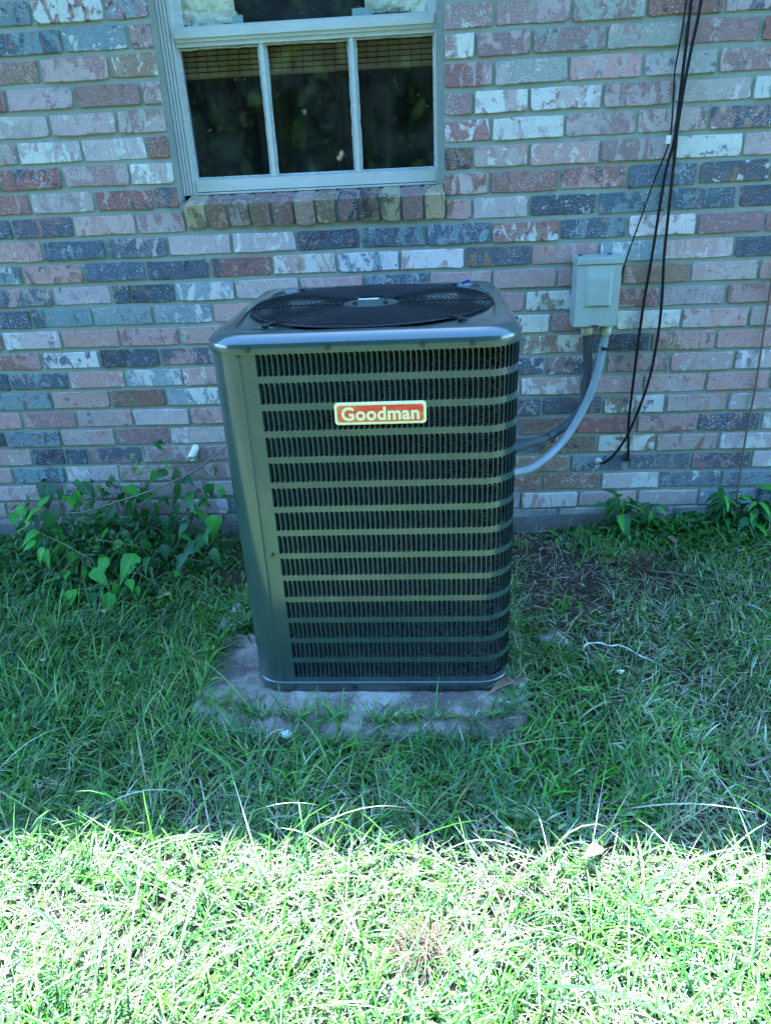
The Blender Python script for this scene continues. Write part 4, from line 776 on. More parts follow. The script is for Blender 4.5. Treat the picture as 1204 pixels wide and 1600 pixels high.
LEAVES = [
(0.04, -0.091, 0.118, 0.057, 11, 0),(0.178, -0.403, 0.03, 0.049, 167, 3),(-0.252, -0.173, 0.162, 0.046, 118, 0),(-0.19, -0.04, 0.259, 0.06, 26, 3),(0.034, -0.275, 0.03, 0.042, 67, 3),(-0.029, -0.056, 0.118, 0.053, 11, 1),(-0.263, -0.139, 0.145, 0.036, 118, 3),(0.401, -0.042, 0.217, 0.038, 158, 0),(0.396, -0.072, 0.186, 0.048, 14, 1),(-0.172, -0.266, 0.151, 0.046, 111, 0),(0.199, -0.068, 0.242, 0.05, 20, 0),(-0.006, -0.343, 0.1, 0.054, 157, 0),
(0.452, -0.114, 0.188, 0.036, 103, 3),(0.159, -0.273, 0.116, 0.057, 38, 1),(-0.049, -0.037, 0.176, 0.054, 107, 1),(-0.054, -0.131, 0.109, 0.046, 93, 0),(-0.07, -0.101, 0.169, 0.036, 107, 1),(0.373, -0.253, 0.134, 0.041, 26, 1),(0.199, -0.052, 0.234, 0.048, 153, 0),(-0.19, -0.128, 0.182, 0.057, 17, 0),(-0.11, -0.069, 0.215, 0.036, 125, 0),(0.287, -0.038, 0.127, 0.055, 82, 0),(0.11, -0.179, 0.207, 0.054, 85, 3),(-0.239, -0.106, 0.107, 0.049, 108, 1),
(0.4, -0.094, 0.213, 0.054, 165, 1),(0.071, -0.42, 0.03, 0.038, 31, 0),(0.301, -0.068, 0.177, 0.046, 153, 1),(-0.027, -0.036, 0.193, 0.059, 147, 0),(0.445, -0.07, 0.269, 0.057, 149, 0),(0.174, -0.294, 0.14, 0.037, 156, 1),(0.453, -0.07, 0.251, 0.037, 135, 1),(0.288, -0.233, 0.036, 0.041, 127, 0),(0.101, -0.451, 0.03, 0.047, 72, 0),(0.183, -0.059, 0.243, 0.05, 30, 0),(0.221, -0.235, 0.103, 0.053, 29, 0),(-0.254, -0.104, 0.156, 0.046, 48, 1),
(-0.254, -0.081, 0.131, 0.054, 59, 0),(-0.233, -0.049, 0.264, 0.037, 36, 3),(-0.059, -0.378, 0.03, 0.035, 142, 3),(-0.09, -0.246, 0.166, 0.036, 36, 1),(0.32, -0.041, 0.245, 0.05, 66, 3),(-0.304, -0.05, 0.154, 0.055, 100, 1),(-0.269, -0.066, 0.14, 0.05, 135, 1),(0.039, -0.351, 0.03, 0.04, 80, 0),(0.109, -0.274, 0.095, 0.046, 57, 0),(-0.016, -0.068, 0.132, 0.049, 58, 0),(0.28, -0.239, 0.049, 0.051, 96, 1),(0.512, -0.336, 0.128, 0.052, 108, 0),
(0.287, -0.303, 0.03, 0.052, 117, 1),(-0.04, -0.348, 0.083, 0.055, 138, 0),(0.068, -0.067, 0.288, 0.041, 90, 0),(-0.222, -0.147, 0.173, 0.048, 113, 3),(0.379, -0.184, 0.15, 0.057, 140, 3),(0.086, -0.439, 0.03, 0.058, 155, 0),(0.367, -0.31, 0.03, 0.039, 88, 3),(0.401, -0.119, 0.171, 0.054, 119, 0),(-0.112, -0.048, 0.215, 0.041, 94, 0),(0.303, -0.163, 0.161, 0.049, 98, 0),(0.219, -0.302, 0.143, 0.054, 126, 0),(0.001, -0.275, 0.03, 0.046, 141, 0),
(0.363, -0.181, 0.061, 0.049, 22, 3),(-0.029, -0.125, 0.137, 0.055, 128, 1),(0.293, -0.456, 0.03, 0.058, 160, 0),(0.384, -0.062, 0.154, 0.047, 144, 0),(0.301, -0.062, 0.277, 0.041, 54, 0),(0.167, -0.12, 0.215, 0.042, 43, 0),(-0.081, -0.044, 0.266, 0.046, 20, 0),(-0.182, -0.067, 0.226, 0.052, 143, 1),(0.091, -0.38, 0.085, 0.048, 107, 0),(0.457, -0.143, 0.124, 0.047, 56, 3),(0.206, -0.089, 0.251, 0.048, 74, 0),(0.274, -0.444, 0.03, 0.035, 60, 3),
(-0.249, -0.186, 0.094, 0.056, 62, 0),(-0.108, -0.272, 0.044, 0.042, 12, 0),(0.225, -0.141, 0.119, 0.059, 99, 0),(0.131, -0.071, 0.212, 0.038, 63, 0),(0.398, -0.296, 0.054, 0.049, 29, 0),(0.332, -0.376, 0.101, 0.036, 156, 0),(0.166, -0.361, 0.03, 0.052, 99, 3),(0.186, -0.399, 0.03, 0.059, 90, 0),(0.078, -0.156, 0.191, 0.048, 36, 0),(0.206, -0.036, 0.164, 0.046, 26, 1),(0.127, -0.263, 0.03, 0.038, 92, 1),(0.051, -0.047, 0.128, 0.041, 59, 1),
(-0.166, -0.075, 0.284, 0.038, 157, 0),(-0.112, -0.24, 0.08, 0.042, 57, 0),(0.135, -0.237, 0.049, 0.054, 56, 0),(-0.052, -0.137, 0.187, 0.055, 139, 3),(0.169, -0.373, 0.03, 0.048, 132, 0),(0.388, -0.193, 0.179, 0.039, 146, 1),(-0.118, -0.302, 0.097, 0.048, 39, 1),(0.148, -0.297, 0.062, 0.05, 155, 3),(-0.08, -0.2, 0.085, 0.056, 94, 1),(-0.06, -0.073, 0.21, 0.043, 91, 0),(0.153, -0.389, 0.03, 0.052, 34, 1),(-0.022, -0.355, 0.054, 0.055, 27, 0),
(0.069, -0.238, 0.153, 0.046, 20, 0),(-0.153, -0.236, 0.041, 0.037, 33, 3),(0.382, -0.116, 0.166, 0.042, 23, 1),(0.257, -0.039, 0.196, 0.037, 50, 0),(0.165, -0.045, 0.15, 0.052, 60, 1),(0.163, -0.14, 0.227, 0.052, 129, 0),(0.012, -0.069, 0.25, 0.054, 15, 1),(0.155, -0.051, 0.216, 0.055, 109, 1),(0.184, -0.336, 0.03, 0.043, 70, 0),(0.143, -0.215, 0.055, 0.035, 154, 1),(0.49, -0.317, 0.095, 0.049, 11, 3),(0.094, -0.274, 0.059, 0.044, 85, 0),
(-0.097, -0.085, 0.223, 0.038, 70, 1),(-0.082, -0.403, 0.036, 0.04, 28, 3),(0.411, -0.073, 0.223, 0.052, 160, 3),(0.072, -0.137, 0.119, 0.051, 48, 0),(0.052, -0.068, 0.163, 0.057, 155, 1),(0.217, -0.212, 0.041, 0.055, 153, 3),(-0.136, -0.258, 0.066, 0.056, 60, 0),(0.293, -0.329, 0.096, 0.056, 59, 0),(0.36, -0.346, 0.084, 0.036, 23, 3),(0.281, -0.116, 0.215, 0.051, 149, 0),(0.154, -0.465, 0.03, 0.057, 62, 0),(-0.272, -0.042, 0.18, 0.04, 156, 3),
(-0.058, -0.184, 0.173, 0.049, 78, 3),(-0.1, -0.072, 0.268, 0.039, 94, 3),(-0.286, -0.126, 0.196, 0.041, 16, 1),(0.232, -0.255, 0.038, 0.06, 154, 3),(0.121, -0.272, 0.165, 0.05, 161, 1),
(-0.08,-0.123,0.24,0.055,60,1),(-0.056,-0.088,0.25,0.06,70,1),(-0.151,-0.189,0.22,0.06,160,1),(-0.088,-0.218,0.22,0.055,100,0),(-0.112,-0.235,0.19,0.05,60,0),(-0.129,-0.092,0.2,0.05,120,0),(-0.051,-0.052,0.26,0.05,10,0),(-0.271,-0.169,0.2,0.04,100,1),(-0.257,-0.157,0.22,0.04,80,0),(-0.205,-0.156,0.25,0.03,200,0),(-0.224,-0.143,0.26,0.025,-40,0),(-0.13,-0.271,0.17,0.05,150,1),(-0.075,-0.355,0.15,0.055,110,1),(-0.122,-0.306,0.15,0.05,90,1),(-0.052,-0.365,0.13,0.05,70,1),(-0.015,-0.31,0.15,0.05,60,1),(0.023,-0.354,0.13,0.06,80,1),(0.073,-0.405,0.1,0.06,60,1),(0.117,-0.428,0.1,0.06,90,1),(0.1,-0.352,0.12,0.05,20,1),(0.145,-0.376,0.12,0.06,60,1),(0.053,-0.373,0.12,0.05,130,0),(0.078,-0.486,0.06,0.06,80,1),(0.131,-0.507,0.06,0.06,70,0),(0.206,-0.524,0.07,0.06,90,1),(0.221,-0.497,0.09,0.06,60,1),(0.257,-0.477,0.09,0.05,70,1),(0.289,-0.486,0.07,0.05,100,1),(0.167,-0.483,0.07,0.06,40,0),(0.003,-0.434,0.08,0.05,100,0),(-0.014,-0.438,0.07,0.05,130,1),(0.236,-0.388,0.1,0.06,80,1),(0.244,-0.356,0.12,0.055,60,1),(0.296,-0.377,0.08,0.04,60,2),(0.193,-0.35,0.13,0.045,190,3),(0.176,-0.322,0.12,0.03,0,3),(0.412,-0.292,0.12,0.05,70,1),(0.407,-0.325,0.1,0.045,100,3),(0.424,-0.287,0.13,0.045,60,1),(0.243,-0.039,0.3,0.05,90,1),(0.295,-0.066,0.31,0.05,95,0),(0.275,-0.04,0.338,0.04,80,1),(0.329,-0.094,0.27,0.07,80,0),(0.379,-0.117,0.24,0.08,85,0),(0.356,-0.059,0.28,0.06,75,0),(0.33,-0.044,0.3,0.05,60,0),(0.188,-0.063,0.35,0.035,100,1),(0.18,-0.058,0.379,0.03,70,1),(0.212,-0.057,0.397,0.03,-80,0),(0.163,-0.036,0.314,0.035,110,0),(0.252,-0.038,0.414,0.03,0,0),(0.269,-0.036,0.418,0.02,-60,0),(0.098,-0.059,0.22,0.05,190,1),(0.073,-0.101,0.2,0.05,200,0),(0.109,-0.044,0.24,0.05,40,1),(0.022,-0.055,0.22,0.05,10,0),(-0.006,-0.039,0.24,0.05,-20,0),(0.126,-0.089,0.18,0.05,30,0),(0.026,-0.126,0.16,0.04,60,0),(0.228,-0.107,0.16,0.05,60,0),(0.296,-0.177,0.14,0.06,20,0),(0.263,-0.143,0.15,0.05,150,0),(0.332,-0.165,0.16,0.05,40,0),(0.358,-0.191,0.12,0.05,90,0),(0.242,-0.238,0.12,0.05,200,3),(0.182,-0.23,0.13,0.06,170,3),(0.158,-0.223,0.14,0.06,200,3),(0.097,-0.215,0.15,0.06,10,3),(0.06,-0.213,0.15,0.05,30,3),(0.393,-0.155,0.18,0.05,10,0),(0.434,-0.156,0.14,0.04,80,0),(0.454,-0.201,0.11,0.05,110,0),(0.001,-0.065,0.278,0.03,-90,0),(0.032,-0.033,0.25,0.03,-60,0),(0.503,-0.155,0.28,0.045,90,1),(0.529,-0.19,0.27,0.04,80,0),(0.466,-0.044,0.315,0.03,20,0),(0.404,-0.516,0.05,0.04,90,1),(0.372,-0.512,0.06,0.05,70,1),(-0.106,-0.038,0.208,0.03387430677006026,29.31211339514259,1),(0.196,-0.229,0.209,0.0314711764123157,92.84749772500396,0),(-0.087,-0.031,0.173,0.03536001081447291,149.84658839992846,0),(0.318,-0.09,0.182,0.04567439006032825,122.46525924302051,0),(-0.107,-0.307,0.117,0.042648844392760385,44.89062439370983,1),(0.076,-0.455,0.052,0.05355518053241798,137.66477511848808,0),(0.46,-0.339,0.139,0.05120110220559086,91.17213254658522,1),(0.068,-0.146,0.171,0.035830629785565955,56.351720495245786,0),(-0.104,-0.292,0.171,0.042971802155416794,110.71973164359935,0),(-0.105,-0.259,0.059,0.052838295475145916,108.90267482826931,1),(-0.004,-0.216,0.177,0.03801672258124355,98.1940577016749,0),(0.007,-0.365,0.077,0.035935429245633144,66.34937935204286,0),(-0.046,-0.059,0.251,0.03206525845377292,155.02645905064986,0),(-0.179,-0.21,0.207,0.04938098588062871,77.45987534964257,3),(0.236,-0.076,0.23,0.052352091864522964,60.8793465726172,0),(0.127,-0.432,0.03,0.030234911658489114,26.271607009097536,0),(0.129,-0.428,0.096,0.04428639387657907,81.50574786547429,0),(0.026,-0.048,0.162,0.03138176562956002,43.61383798252699,0),(0.238,-0.282,0.124,0.03803582388863648,24.980353393541687,3),(0.079,-0.456,0.03,0.03500653562653101,48.24818412855791,1),(0.038,-0.058,0.244,0.03621464935083606,144.5020583264319,0),(0.095,-0.043,0.239,0.03605972810195333,49.12916904780405,0),(0.05,-0.114,0.168,0.05227563744933031,64.03233870229265,0),(0.502,-0.276,0.178,0.04634933666715363,130.72008118353295,0),(0.092,-0.055,0.216,0.05184515568843201,145.9666597260494,0),(0.081,-0.349,0.114,0.046062348022132577,134.07566397486985,3),(0.016,-0.401,0.082,0.038463265359923234,74.90546013324757,1),(-0.046,-0.477,0.056,0.04670879706577539,26.236155742943048,3),(-0.033,-0.444,0.036,0.031512077799081786,43.41718596443073,1),(0.253,-0.402,0.103,0.03546353660486885,20.45822374200325,0),(-0.151,-0.364,0.03,0.05024680856052216,129.61576233321313,0),(0.216,-0.375,0.03,0.04678704481726101,66.2900362505025,3),(0.341,-0.248,0.136,0.030659836470892494,24.785640965102434,3),(-0.129,-0.234,0.098,0.049352820727743524,25.792676141558246,0),(0.313,-0.2,0.089,0.050942224067992085,135.85860662507156,0),(0.451,-0.201,0.118,0.054414186051333205,74.40828720270159,1),(0.366,-0.157,0.12,0.052893884893685905,131.76950144729022,0),(0.179,-0.271,0.168,0.04941465594698477,29.368501961253187,0),(0.288,-0.416,0.032,0.032954312190105924,98.16076251441818,0),(0.36,-0.06,0.175,0.04235638071965825,67.40188729916177,3),(0.434,-0.036,0.24,0.04620260799523762,36.933398815190685,0),(0.168,-0.335,0.079,0.03189210819466311,54.3617650685069,0),(0.119,-0.413,0.103,0.04566751394452387,114.74266936934526,3),(0.458,-0.331,0.147,0.04956132834989729,99.56747459464562,3),(0.359,-0.295,0.099,0.033516689176055825,127.94589999014389,0),(0.471,-0.183,0.159,0.04514051969050211,114.55424899803933,3),(-0.029,-0.386,0.03,0.04439956199264059,69.06172003221016,3),(0.384,-0.087,0.232,0.05260713524737873,66.1506752043617,0),(-0.034,-0.086,0.139,0.030502499849337117,152.91490350392115,0),(0.411,-0.431,0.092,0.033961643610596934,101.78363292057242,1),(0.318,-0.458,0.03,0.053142668412713964,158.09290540483153,0),(0.291,-0.355,0.106,0.04544667422523292,136.3768027159344,0),(0.432,-0.381,0.113,0.03593584159330924,88.57700212674236,0),(-0.034,-0.096,0.175,0.04566991815897836,159.50288357782176,1),(0.212,-0.44,0.03,0.04095726497686737,102.33882234875607,0),(-0.047,-0.285,0.133,0.045368997645750905,71.00224000653225,1),(0.172,-0.039,0.179,0.05434475123231501,158.29463994712066,0),(0.176,-0.11,0.141,0.03644756154780349,51.1026150702792,1),(0.429,-0.325,0.042,0.03595873651450106,61.88990144856253,0),(-0.029,-0.381,0.076,0.043678381352319474,154.30119689844082,0),(-0.207,-0.158,0.202,0.03513721053148601,152.89394858712384,0),(0.494,-0.227,0.202,0.04754958074024399,122.38569632833891,1),(0.322,-0.305,0.128,0.04809266281883082,97.32954563058466,3),(0.037,-0.087,0.177,0.04268983503203861,72.63569357637209,0),(0.382,-0.135,0.174,0.04705351756938914,140.6234648532183,0),(-0.109,-0.108,0.258,0.03696500798252447,114.66978507235599,0),(0.42,-0.052,0.181,0.051214721279096244,135.27566285545154,0),(0.458,-0.324,0.148,0.04130771376126244,122.43767886537418,1),(-0.007,-0.099,0.202,0.03469885917513863,86.4873388908399,0),(0.065,-0.357,0.123,0.045002522941321385,25.2116146303595,0),(0.039,-0.405,0.06,0.037684800919952854,145.39034222697853,0),(0.313,-0.046,0.212,0.03790088323564538,34.49821093803125,0),(0.26,-0.328,0.156,0.038826484890339005,31.41148153542712,0),(0.164,-0.282,0.125,0.036246873743639975,48.118810166675104,0),(0.026,-0.241,0.08,0.03771383403181673,91.0576687529113,3)]
for x, y_, z, sz, hd_, tone in LEAVES:
    # heading on the picture: 0 right, 90 towards the camera
    h_ = R(-90-hd_)+random.uniform(-.9, .9); dr = R(random.uniform(-5, 62))
    put_leaf(vine, VL[tone, random.randrange(3)], (x, y_, z), sz*random.choice((.7, .9, 1.05, 1.25, 1.5))*(1.15 if tone == 1 else 1.0), h_, dr, random.uniform(-1.0, 1.0))
pm = MB(); SP = [Vector(q) for st in STEMS for q in smooth_path(st, 5)]
for x, y_, z, sz, hd_, tone in LEAVES:
    q = Vector((x, y_, z)); e = min(SP, key=lambda c_: (c_-q).length+random.uniform(0, .05))
    if (e-q).length > .2: e = Vector((x+random.uniform(-.03, .03), y_+.02, .0))
    mdl = (q+e)/2+Vector((random.uniform(-.012, .012), random.uniform(-.01, .01), random.uniform(-.004, .02)))
    pm.tube(smooth_path([e, mdl, q], 4), .0011, 4, True, .7)
pm.build('leaf_stalks', m_stem, vine, True)['kind'] = 'stuff'
def weed(loc, hgt, n, size, label, lean=(0, 0)):
    r_ = root('weed_plant', (*loc, gz1(*loc)), label, 'weed', 'weeds along the foot of the wall')
    st = [(loc[0]+lean[0]*u*u, loc[1]+lean[1]*u*u, hgt*u) for u in np.linspace(0, 1, 6)]
    MB().tube(st, .0022, 6, True, .4).build('stem', m_stem, r_, True)
    for i in range(n):
        u = random.uniform(.15, 1) if i > 4 else 1; a = i*2.4+random.uniform(-.3, .3)
        b0 = Vector((loc[0]+lean[0]*u*u, loc[1]+lean[1]*u*u, hgt*u))
        off = Vector((math.cos(a+PI/2), math.sin(a+PI/2), .2))*random.uniform(.004, .02+.03*(1-u))
        q = b0+off; q.y = min(q.y, -.012)
        put_leaf(r_, NL[1 if random.random() < .22 else 0, random.randrange(2)], q, size*random.uniform(1.0, 1.6), a, R(random.uniform(-30, 45)), random.uniform(-.4, .4))
    return r_
weed((1.955, -.075), .17, 30, .06, 'broad-leaved dark weed against the wall below the white bushing', (0, .0))
weed((2.075, -.045), .12, 24, .045, 'small pointed weed against the wall right of the broad-leaved weed', (.01, 0))
weed((2.205, -.05), .08, 20, .04, 'lowest weed in the middle of the wall foot', (0, 0))
weed((2.335, -.06), .16, 38, .046, 'bushy weed with narrow leaves at the foot of the brown cable', (-.01, 0))
weed((2.43, -.07), .14, 34, .046, 'narrow-leaved weed just right of the brown cable', (.01, 0))
weed((2.52, -.06), .17, 38, .046, 'tallest narrow-leaved weed by the wall at the far right', (.0, 0))
weed((-.335, -.30), .10, 14, .045, 'lone weed rosette in ground cover left of the vine', (0, -.01))

# ------------------------------------------------------------------ litter on the ground
def flat_leaf(x, y_, size, rot, mi, label, z=None, curl=.25, tilt_=(0, 0)):
    me = leaf_mesh('dry_leaf', 1, .55, .30, curl, 0, int(x*1000) % 97); me.materials.append(m_dry[mi])
    o = bpy.data.objects.new('dry_leaf', me); COL.objects.link(o); o.location = (x, y_, (gz1(x, y_)+.022) if z is None else z)
    o.rotation_euler = (tilt_[0], tilt_[1], rot); o.scale = (size, size, size)
    md = o.modifiers.new('thick', 'SOLIDIFY'); md.thickness = .012
    return tag(o, label, 'leaf', 'dead leaves on the ground')
flat_leaf(1.478, -.985, .085, R(120), 0, 'brown curled dead leaf lying on the right corner of the slab', .075, .35, (.25, .25))
flat_leaf(1.592, -1.475, .055, R(125), 1, 'pale tan leaf in the sunlit grass edge', .06, .05, (.15, .1))
flat_leaf(1.42, -1.418, .035, R(160), 0, 'small brown leaf at the edge of shadow', .035, .2)
flat_leaf(1.694, -.215, .045, R(40), 0, 'brown leaf on bare soil right of the condenser')
flat_leaf(1.925, -.10, .045, R(70), 0, 'reddish brown leaf in the grass under the weeds', .05, .3, (.3, 0))
flat_leaf(2.12, -.135, .05, R(200), 0, 'flat brown leaf in the grass near the right weeds', .04)
flat_leaf(.215, -.60, .04, R(20), 1, 'pale curled dead leaf in the grass under the vine', .04)
flat_leaf(.405, -.50, .05, R(100), 1, 'largest pale dead leaf between the vine and slab', .045)
flat_leaf(.151, -.86, .03, R(60), 1, 'small pale leaf alone in the left grass', .05)
flat_leaf(1.70, -.655, .045, R(-80), 0, 'dark brown leaf beside the concrete chunk', .03)
flat_leaf(1.834, -1.257, .03, R(10), 0, 'small brown scrap of leaf in the right shaded grass', .045)
flat_leaf(1.78, -.985, .028, R(30), 0, 'tiny brown leaf below the white strip', .04)
ch = MB(); bmx = bmesh.new(); bmesh.ops.create_icosphere(bmx, subdivisions=3, radius=1)
for v in bmx.verts:
    q = v.co.copy(); v.co = Vector((q.x*.048, q.y*.036, q.z*.020))*(1+.18*math.sin(q.x*5+q.y*3)+.1*math.sin(q.z*9+q.x*11)+random.uniform(-.04, .04))
def bm_obj(bm_, name, m, loc, rot=0, smooth=True):
    me = bpy.data.meshes.new(name); bm_.to_mesh(me); bm_.free(); me.materials.append(m); me.polygons.foreach_set('use_smooth', [smooth]*len(me.polygons))
    o = bpy.data.objects.new(name, me); COL.objects.link(o); o.location = loc; o.rotation_euler = (0, 0, rot); return o
tag(bm_obj(bmx, 'concrete_chunk', m_conc, (1.622, -.715, .004), R(-20)), 'broken grey concrete chunk half buried right of the condenser', 'rubble', 'broken concrete pieces')
for (x, y_, s_c, lbx) in ((.655, -.60, .03, 'upper of two broken concrete lumps left of the slab'), (.63, -.665, .022, 'lower, smaller broken concrete lump left of the slab')):
    bmx = bmesh.new(); bmesh.ops.create_icosphere(bmx, subdivisions=2, radius=1)
    for v in bmx.verts:
        q = v.co.copy(); v.co = Vector((q.x*s_c, q.y*s_c*1.2, q.z*s_c*.9))*(1+random.uniform(-.12, .12))
    tag(bm_obj(bmx, 'concrete_chunk', m_conc, (x, y_, .035)), lbx, 'rubble', 'broken concrete pieces')
stg = smooth_path([(1.692, -.862, .03), (1.693, -.83, .035), (1.688, -.80, .034), (1.702, -.778, .036), (1.739, -.772, .036), (1.765, -.782, .033), (1.79, -.784, .036), (1.812, -.80, .036), (1.835, -.826, .033), (1.868, -.852, .03)], 7)
sm = MB(); rr = []
for i, q in enumerate(stg):
    w_ = .0028+.0022*abs(math.sin(i*1.3)); a = Vector((.5*math.sin(i*.9), 1, .3*math.sin(i*.7))).normalized()
    rr.append([q+a*w_, q-a*w_*.5+Vector((0, 0, .0025)), q-a*w_])
sm.rings(rr, True, True, True); tag(sm.build('plastic_strip', m_string, None, True), 'crinkled white plastic strip lying on the right grass', 'litter')
bmx = bmesh.new(); bmesh.ops.create_icosphere(bmx, subdivisions=3, radius=1)
for v in bmx.verts:
    q = v.co.copy(); v.co = Vector((q.x*.013, q.y*.010, q.z*.010))*(1+.22*math.sin(q.x*9)*math.sin(q.z*8+q.y*5)+random.uniform(-.08, .08))
tag(bm_obj(bmx, 'paper_scrap', m_scrap, (.905, -1.15, .045), .4, False), 'crumpled white scrap of paper at the front edge of the slab', 'litter')
bmx = bmesh.new(); bmesh.ops.create_icosphere(bmx, subdivisions=2, radius=1)
for v in bmx.verts:
    q = v.co.copy(); v.co = Vector((q.x*.01, q.y*.006, q.z*.004))*(1+random.uniform(-.25, .25))
tag(bm_obj(bmx, 'paper_scrap', m_string, (1.768, -.90, .035), .3, False), 'tiny white scrap below the crinkled plastic strip', 'litter')
for pts_, r_, lb in (([(1.974, -.395, .025), (2.02, -.425, .032), (2.06, -.455, .03), (2.112, -.484, .03)], .0032, 'pale twig lying on cut grass right of the condenser'),
                     ([(1.99, -.345, .02), (2.12, -.40, .03), (2.25, -.45, .028), (2.36, -.478, .03)], .0026, 'longest thin twig near the right edge'),
                     ([(1.832, -.345, .015), (1.84, -.43, .03), (1.838, -.53, .018)], .003, 'dark upright twig on the bare soil patch'),
                     ([(1.905, -.98, .025), (1.95, -1.02, .032), (1.995, -1.045, .03)], .003, 'short dark twig in the right shaded grass'),
                     ([(1.93, -1.20, .03), (1.97, -1.24, .04), (2.02, -1.21, .035), (2.07, -1.19, .03)], .0045, 'forked grey twig in the grass near shadow edge')):
    tag(MB().tube(smooth_path(pts_, 5), r_, 6, True, .6).build('twig', m_twig, None, True), lb, 'twig', 'twigs in the grass')
def hair_tuft(name, c, rad, hgt, n, m, label, cat):
    mb = MB()
    for i in range(n):
        a = random.uniform(0, 2*PI); r_ = rad*math.sqrt(random.random()); x, y_ = c[0]+r_*math.cos(a), c[1]+r_*math.sin(a)*.75; z0 = gz1(x, y_)+hgt*(1-(r_/rad)**2)*random.uniform(.2, 1)
        a2 = random.uniform(0, 2*PI); l = random.uniform(.02, .05); d = Vector((math.cos(a2), math.sin(a2), random.uniform(-.25, .6)))*l; s_ = Vector((-math.sin(a2), math.cos(a2), 0))*.0007
        q = Vector((x, y_, z0)); k = q+d*.5+Vector((0, 0, .004)); mb.add([q-s_, q+s_, k+s_, k-s_, q+d], [(0, 1, 2, 3), (3, 2, 4)])
    return tag(mb.build(name, m, None), label, cat)
hair_tuft('dead_grass_clump', (1.235, -1.665), .07, .065, 1500, m_dead, 'brown matted clump of dead grass in the sunlit foreground', 'dead grass')
hair_tuft('dead_grass_clump', (1.985, -.27), .075, .04, 700, m_dead, 'grey-brown matted clump of roots on soil at right', 'dead grass')
hair_tuft('dead_grass_clump', (.585, -.36), .09, .03, 700, m_dead, 'dark matted dead grass between the vine and condenser', 'dead grass')

# ------------------------------------------------------------------ grass
PADP = np.array([(q.x, q.y) for q in pp_])
def inside(px, py, poly):
    r = np.zeros(len(px), bool); n = len(poly); j = n-1
    for i in range(n):
        xi, yi = poly[i]; xj, yj = poly[j]
        c = ((yi > py) != (yj > py)) & (px < (xj-xi)*(py-yi)/(yj-yi+1e-12)+xi); r ^= c; j = i
    return r
PIN = PADP.copy(); PIN[:, 0] = cx+(PIN[:, 0]-cx)*.955; PIN[:, 1] = cy+(PIN[:, 1]-cy)*.945
def blob(x, y, cx_, cy_, rx, ry): return np.exp(-(((x-cx_)/rx)**2+((y-cy_)/ry)**2))
def bare(x, y):
    b_ = 1.25*blob(x, y, 1.66, -.38, .16, .30)+.75*blob(x, y, 1.95, -.36, .22, .14)+.9*blob(x, y, .58, -.30, .13, .22)+.5*blob(x, y, .1, -.30, .35, .2)+.9*blob(x, y, 1.6, -.08, .2, .08)+.4*blob(x, y, .2, -.55, .3, .05)
    return np.clip(b_, 0, 1)
GREENS = np.array([(.045, .115, .018), (.070, .155, .028), (.10, .19, .035), (.075, .145, .055), (.17, .25, .08), (.10, .25, .016), (.20, .235, .07)])*1.2
STRAW = np.array([(.40, .36, .24), (.52, .49, .36), (.30, .26, .16), (.30, .33, .20), (.58, .56, .46)])
def zr(x, y): return np.where(inside(x, y, PADP), np.maximum(gz(x, y), .047), gz(x, y))
def blades(x, y, L, wd, lean, dirs, cols, z0, seg=4, name=None, droop=None):
    n = len(x); us = np.linspace(0, 1, seg+1); V = np.zeros((n, 2*seg+1, 3))
    dx, dy = np.cos(dirs), np.sin(dirs); sx, sy = -dy, dx; tw = rng.uniform(-.6, .6, n)
    px = x.copy(); py = y.copy(); pz = z0.copy(); 
    dr = droop if droop is not None else rng.uniform(.2, 1.3, n)
    for i, u in enumerate(us):
        ang = np.clip(lean+dr*u*u, 0, 1.75+.3*u)
        if i > 0:
            st = L/seg; px = px+np.sin(ang)*dx*st; py = py+np.sin(ang)*dy*st; pz = np.maximum(pz+np.cos(ang)*st, z0+.004)
        w_ = wd*(1-u**1.8)*(.75+.5*np.sin(min(u*2.2, 1.57)))*.5
        cs, sn = np.cos(tw), np.sin(tw)
        if i < seg:
            V[:, 2*i] = np.stack([px-sx*w_*cs, py-sy*w_*cs, pz-w_*sn], 1); V[:, 2*i+1] = np.stack([px+sx*w_*cs, py+sy*w_*cs, pz+w_*sn], 1)
        else: V[:, 2*seg] = np.stack([px, py, pz], 1)
    tri = []
    for i in range(seg-1): a = 2*i; tri += [(a, a+1, a+3), (a, a+3, a+2)]
    a = 2*(seg-1); tri += [(a, a+1, a+2)]
    tri = np.array(tri); nv = 2*seg+1
    F = (np.arange(n)[:, None, None]*nv+tri[None]).reshape(-1, 3)
    C = np.repeat(np.concatenate([cols, np.ones((n, 1))], 1), nv, 0)
    return V.reshape(-1, 3), F, C
def grass_obj(name, sets, m):
    vs = []; fs = []; cs = []; n = 0
    for V, F, C in sets: vs.append(V); fs.append(F+n); cs.append(C); n += len(V)
    V = np.concatenate(vs); F = np.concatenate(fs); C = np.concatenate(cs)
    me = bpy.data.meshes.new(name); me.vertices.add(len(V)); me.vertices.foreach_set('co', V.ravel().astype(np.float32))
    me.loops.add(len(F)*3); me.loops.foreach_set('vertex_index', F.ravel().astype(np.int32))
    me.polygons.add(len(F)); me.polygons.foreach_set('loop_start', np.arange(0, len(F)*3, 3, dtype=np.int32)); me.polygons.foreach_set('loop_total', np.full(len(F), 3, dtype=np.int32))
    me.update(calc_edges=True); a = me.attributes.new('col', 'FLOAT_COLOR', 'POINT'); a.data.foreach_set('color', C.ravel().astype(np.float32))
    me.materials.append(m); o = bpy.data.objects.new(name, me); COL.objects.link(o); o['kind'] = 'stuff'; return o
def pick(pal, n, k=.25):
    c = pal[rng.integers(0, len(pal), n)]; return np.clip(c*rng.uniform(1-k, 1+k, (n, 1)), 0, .8)
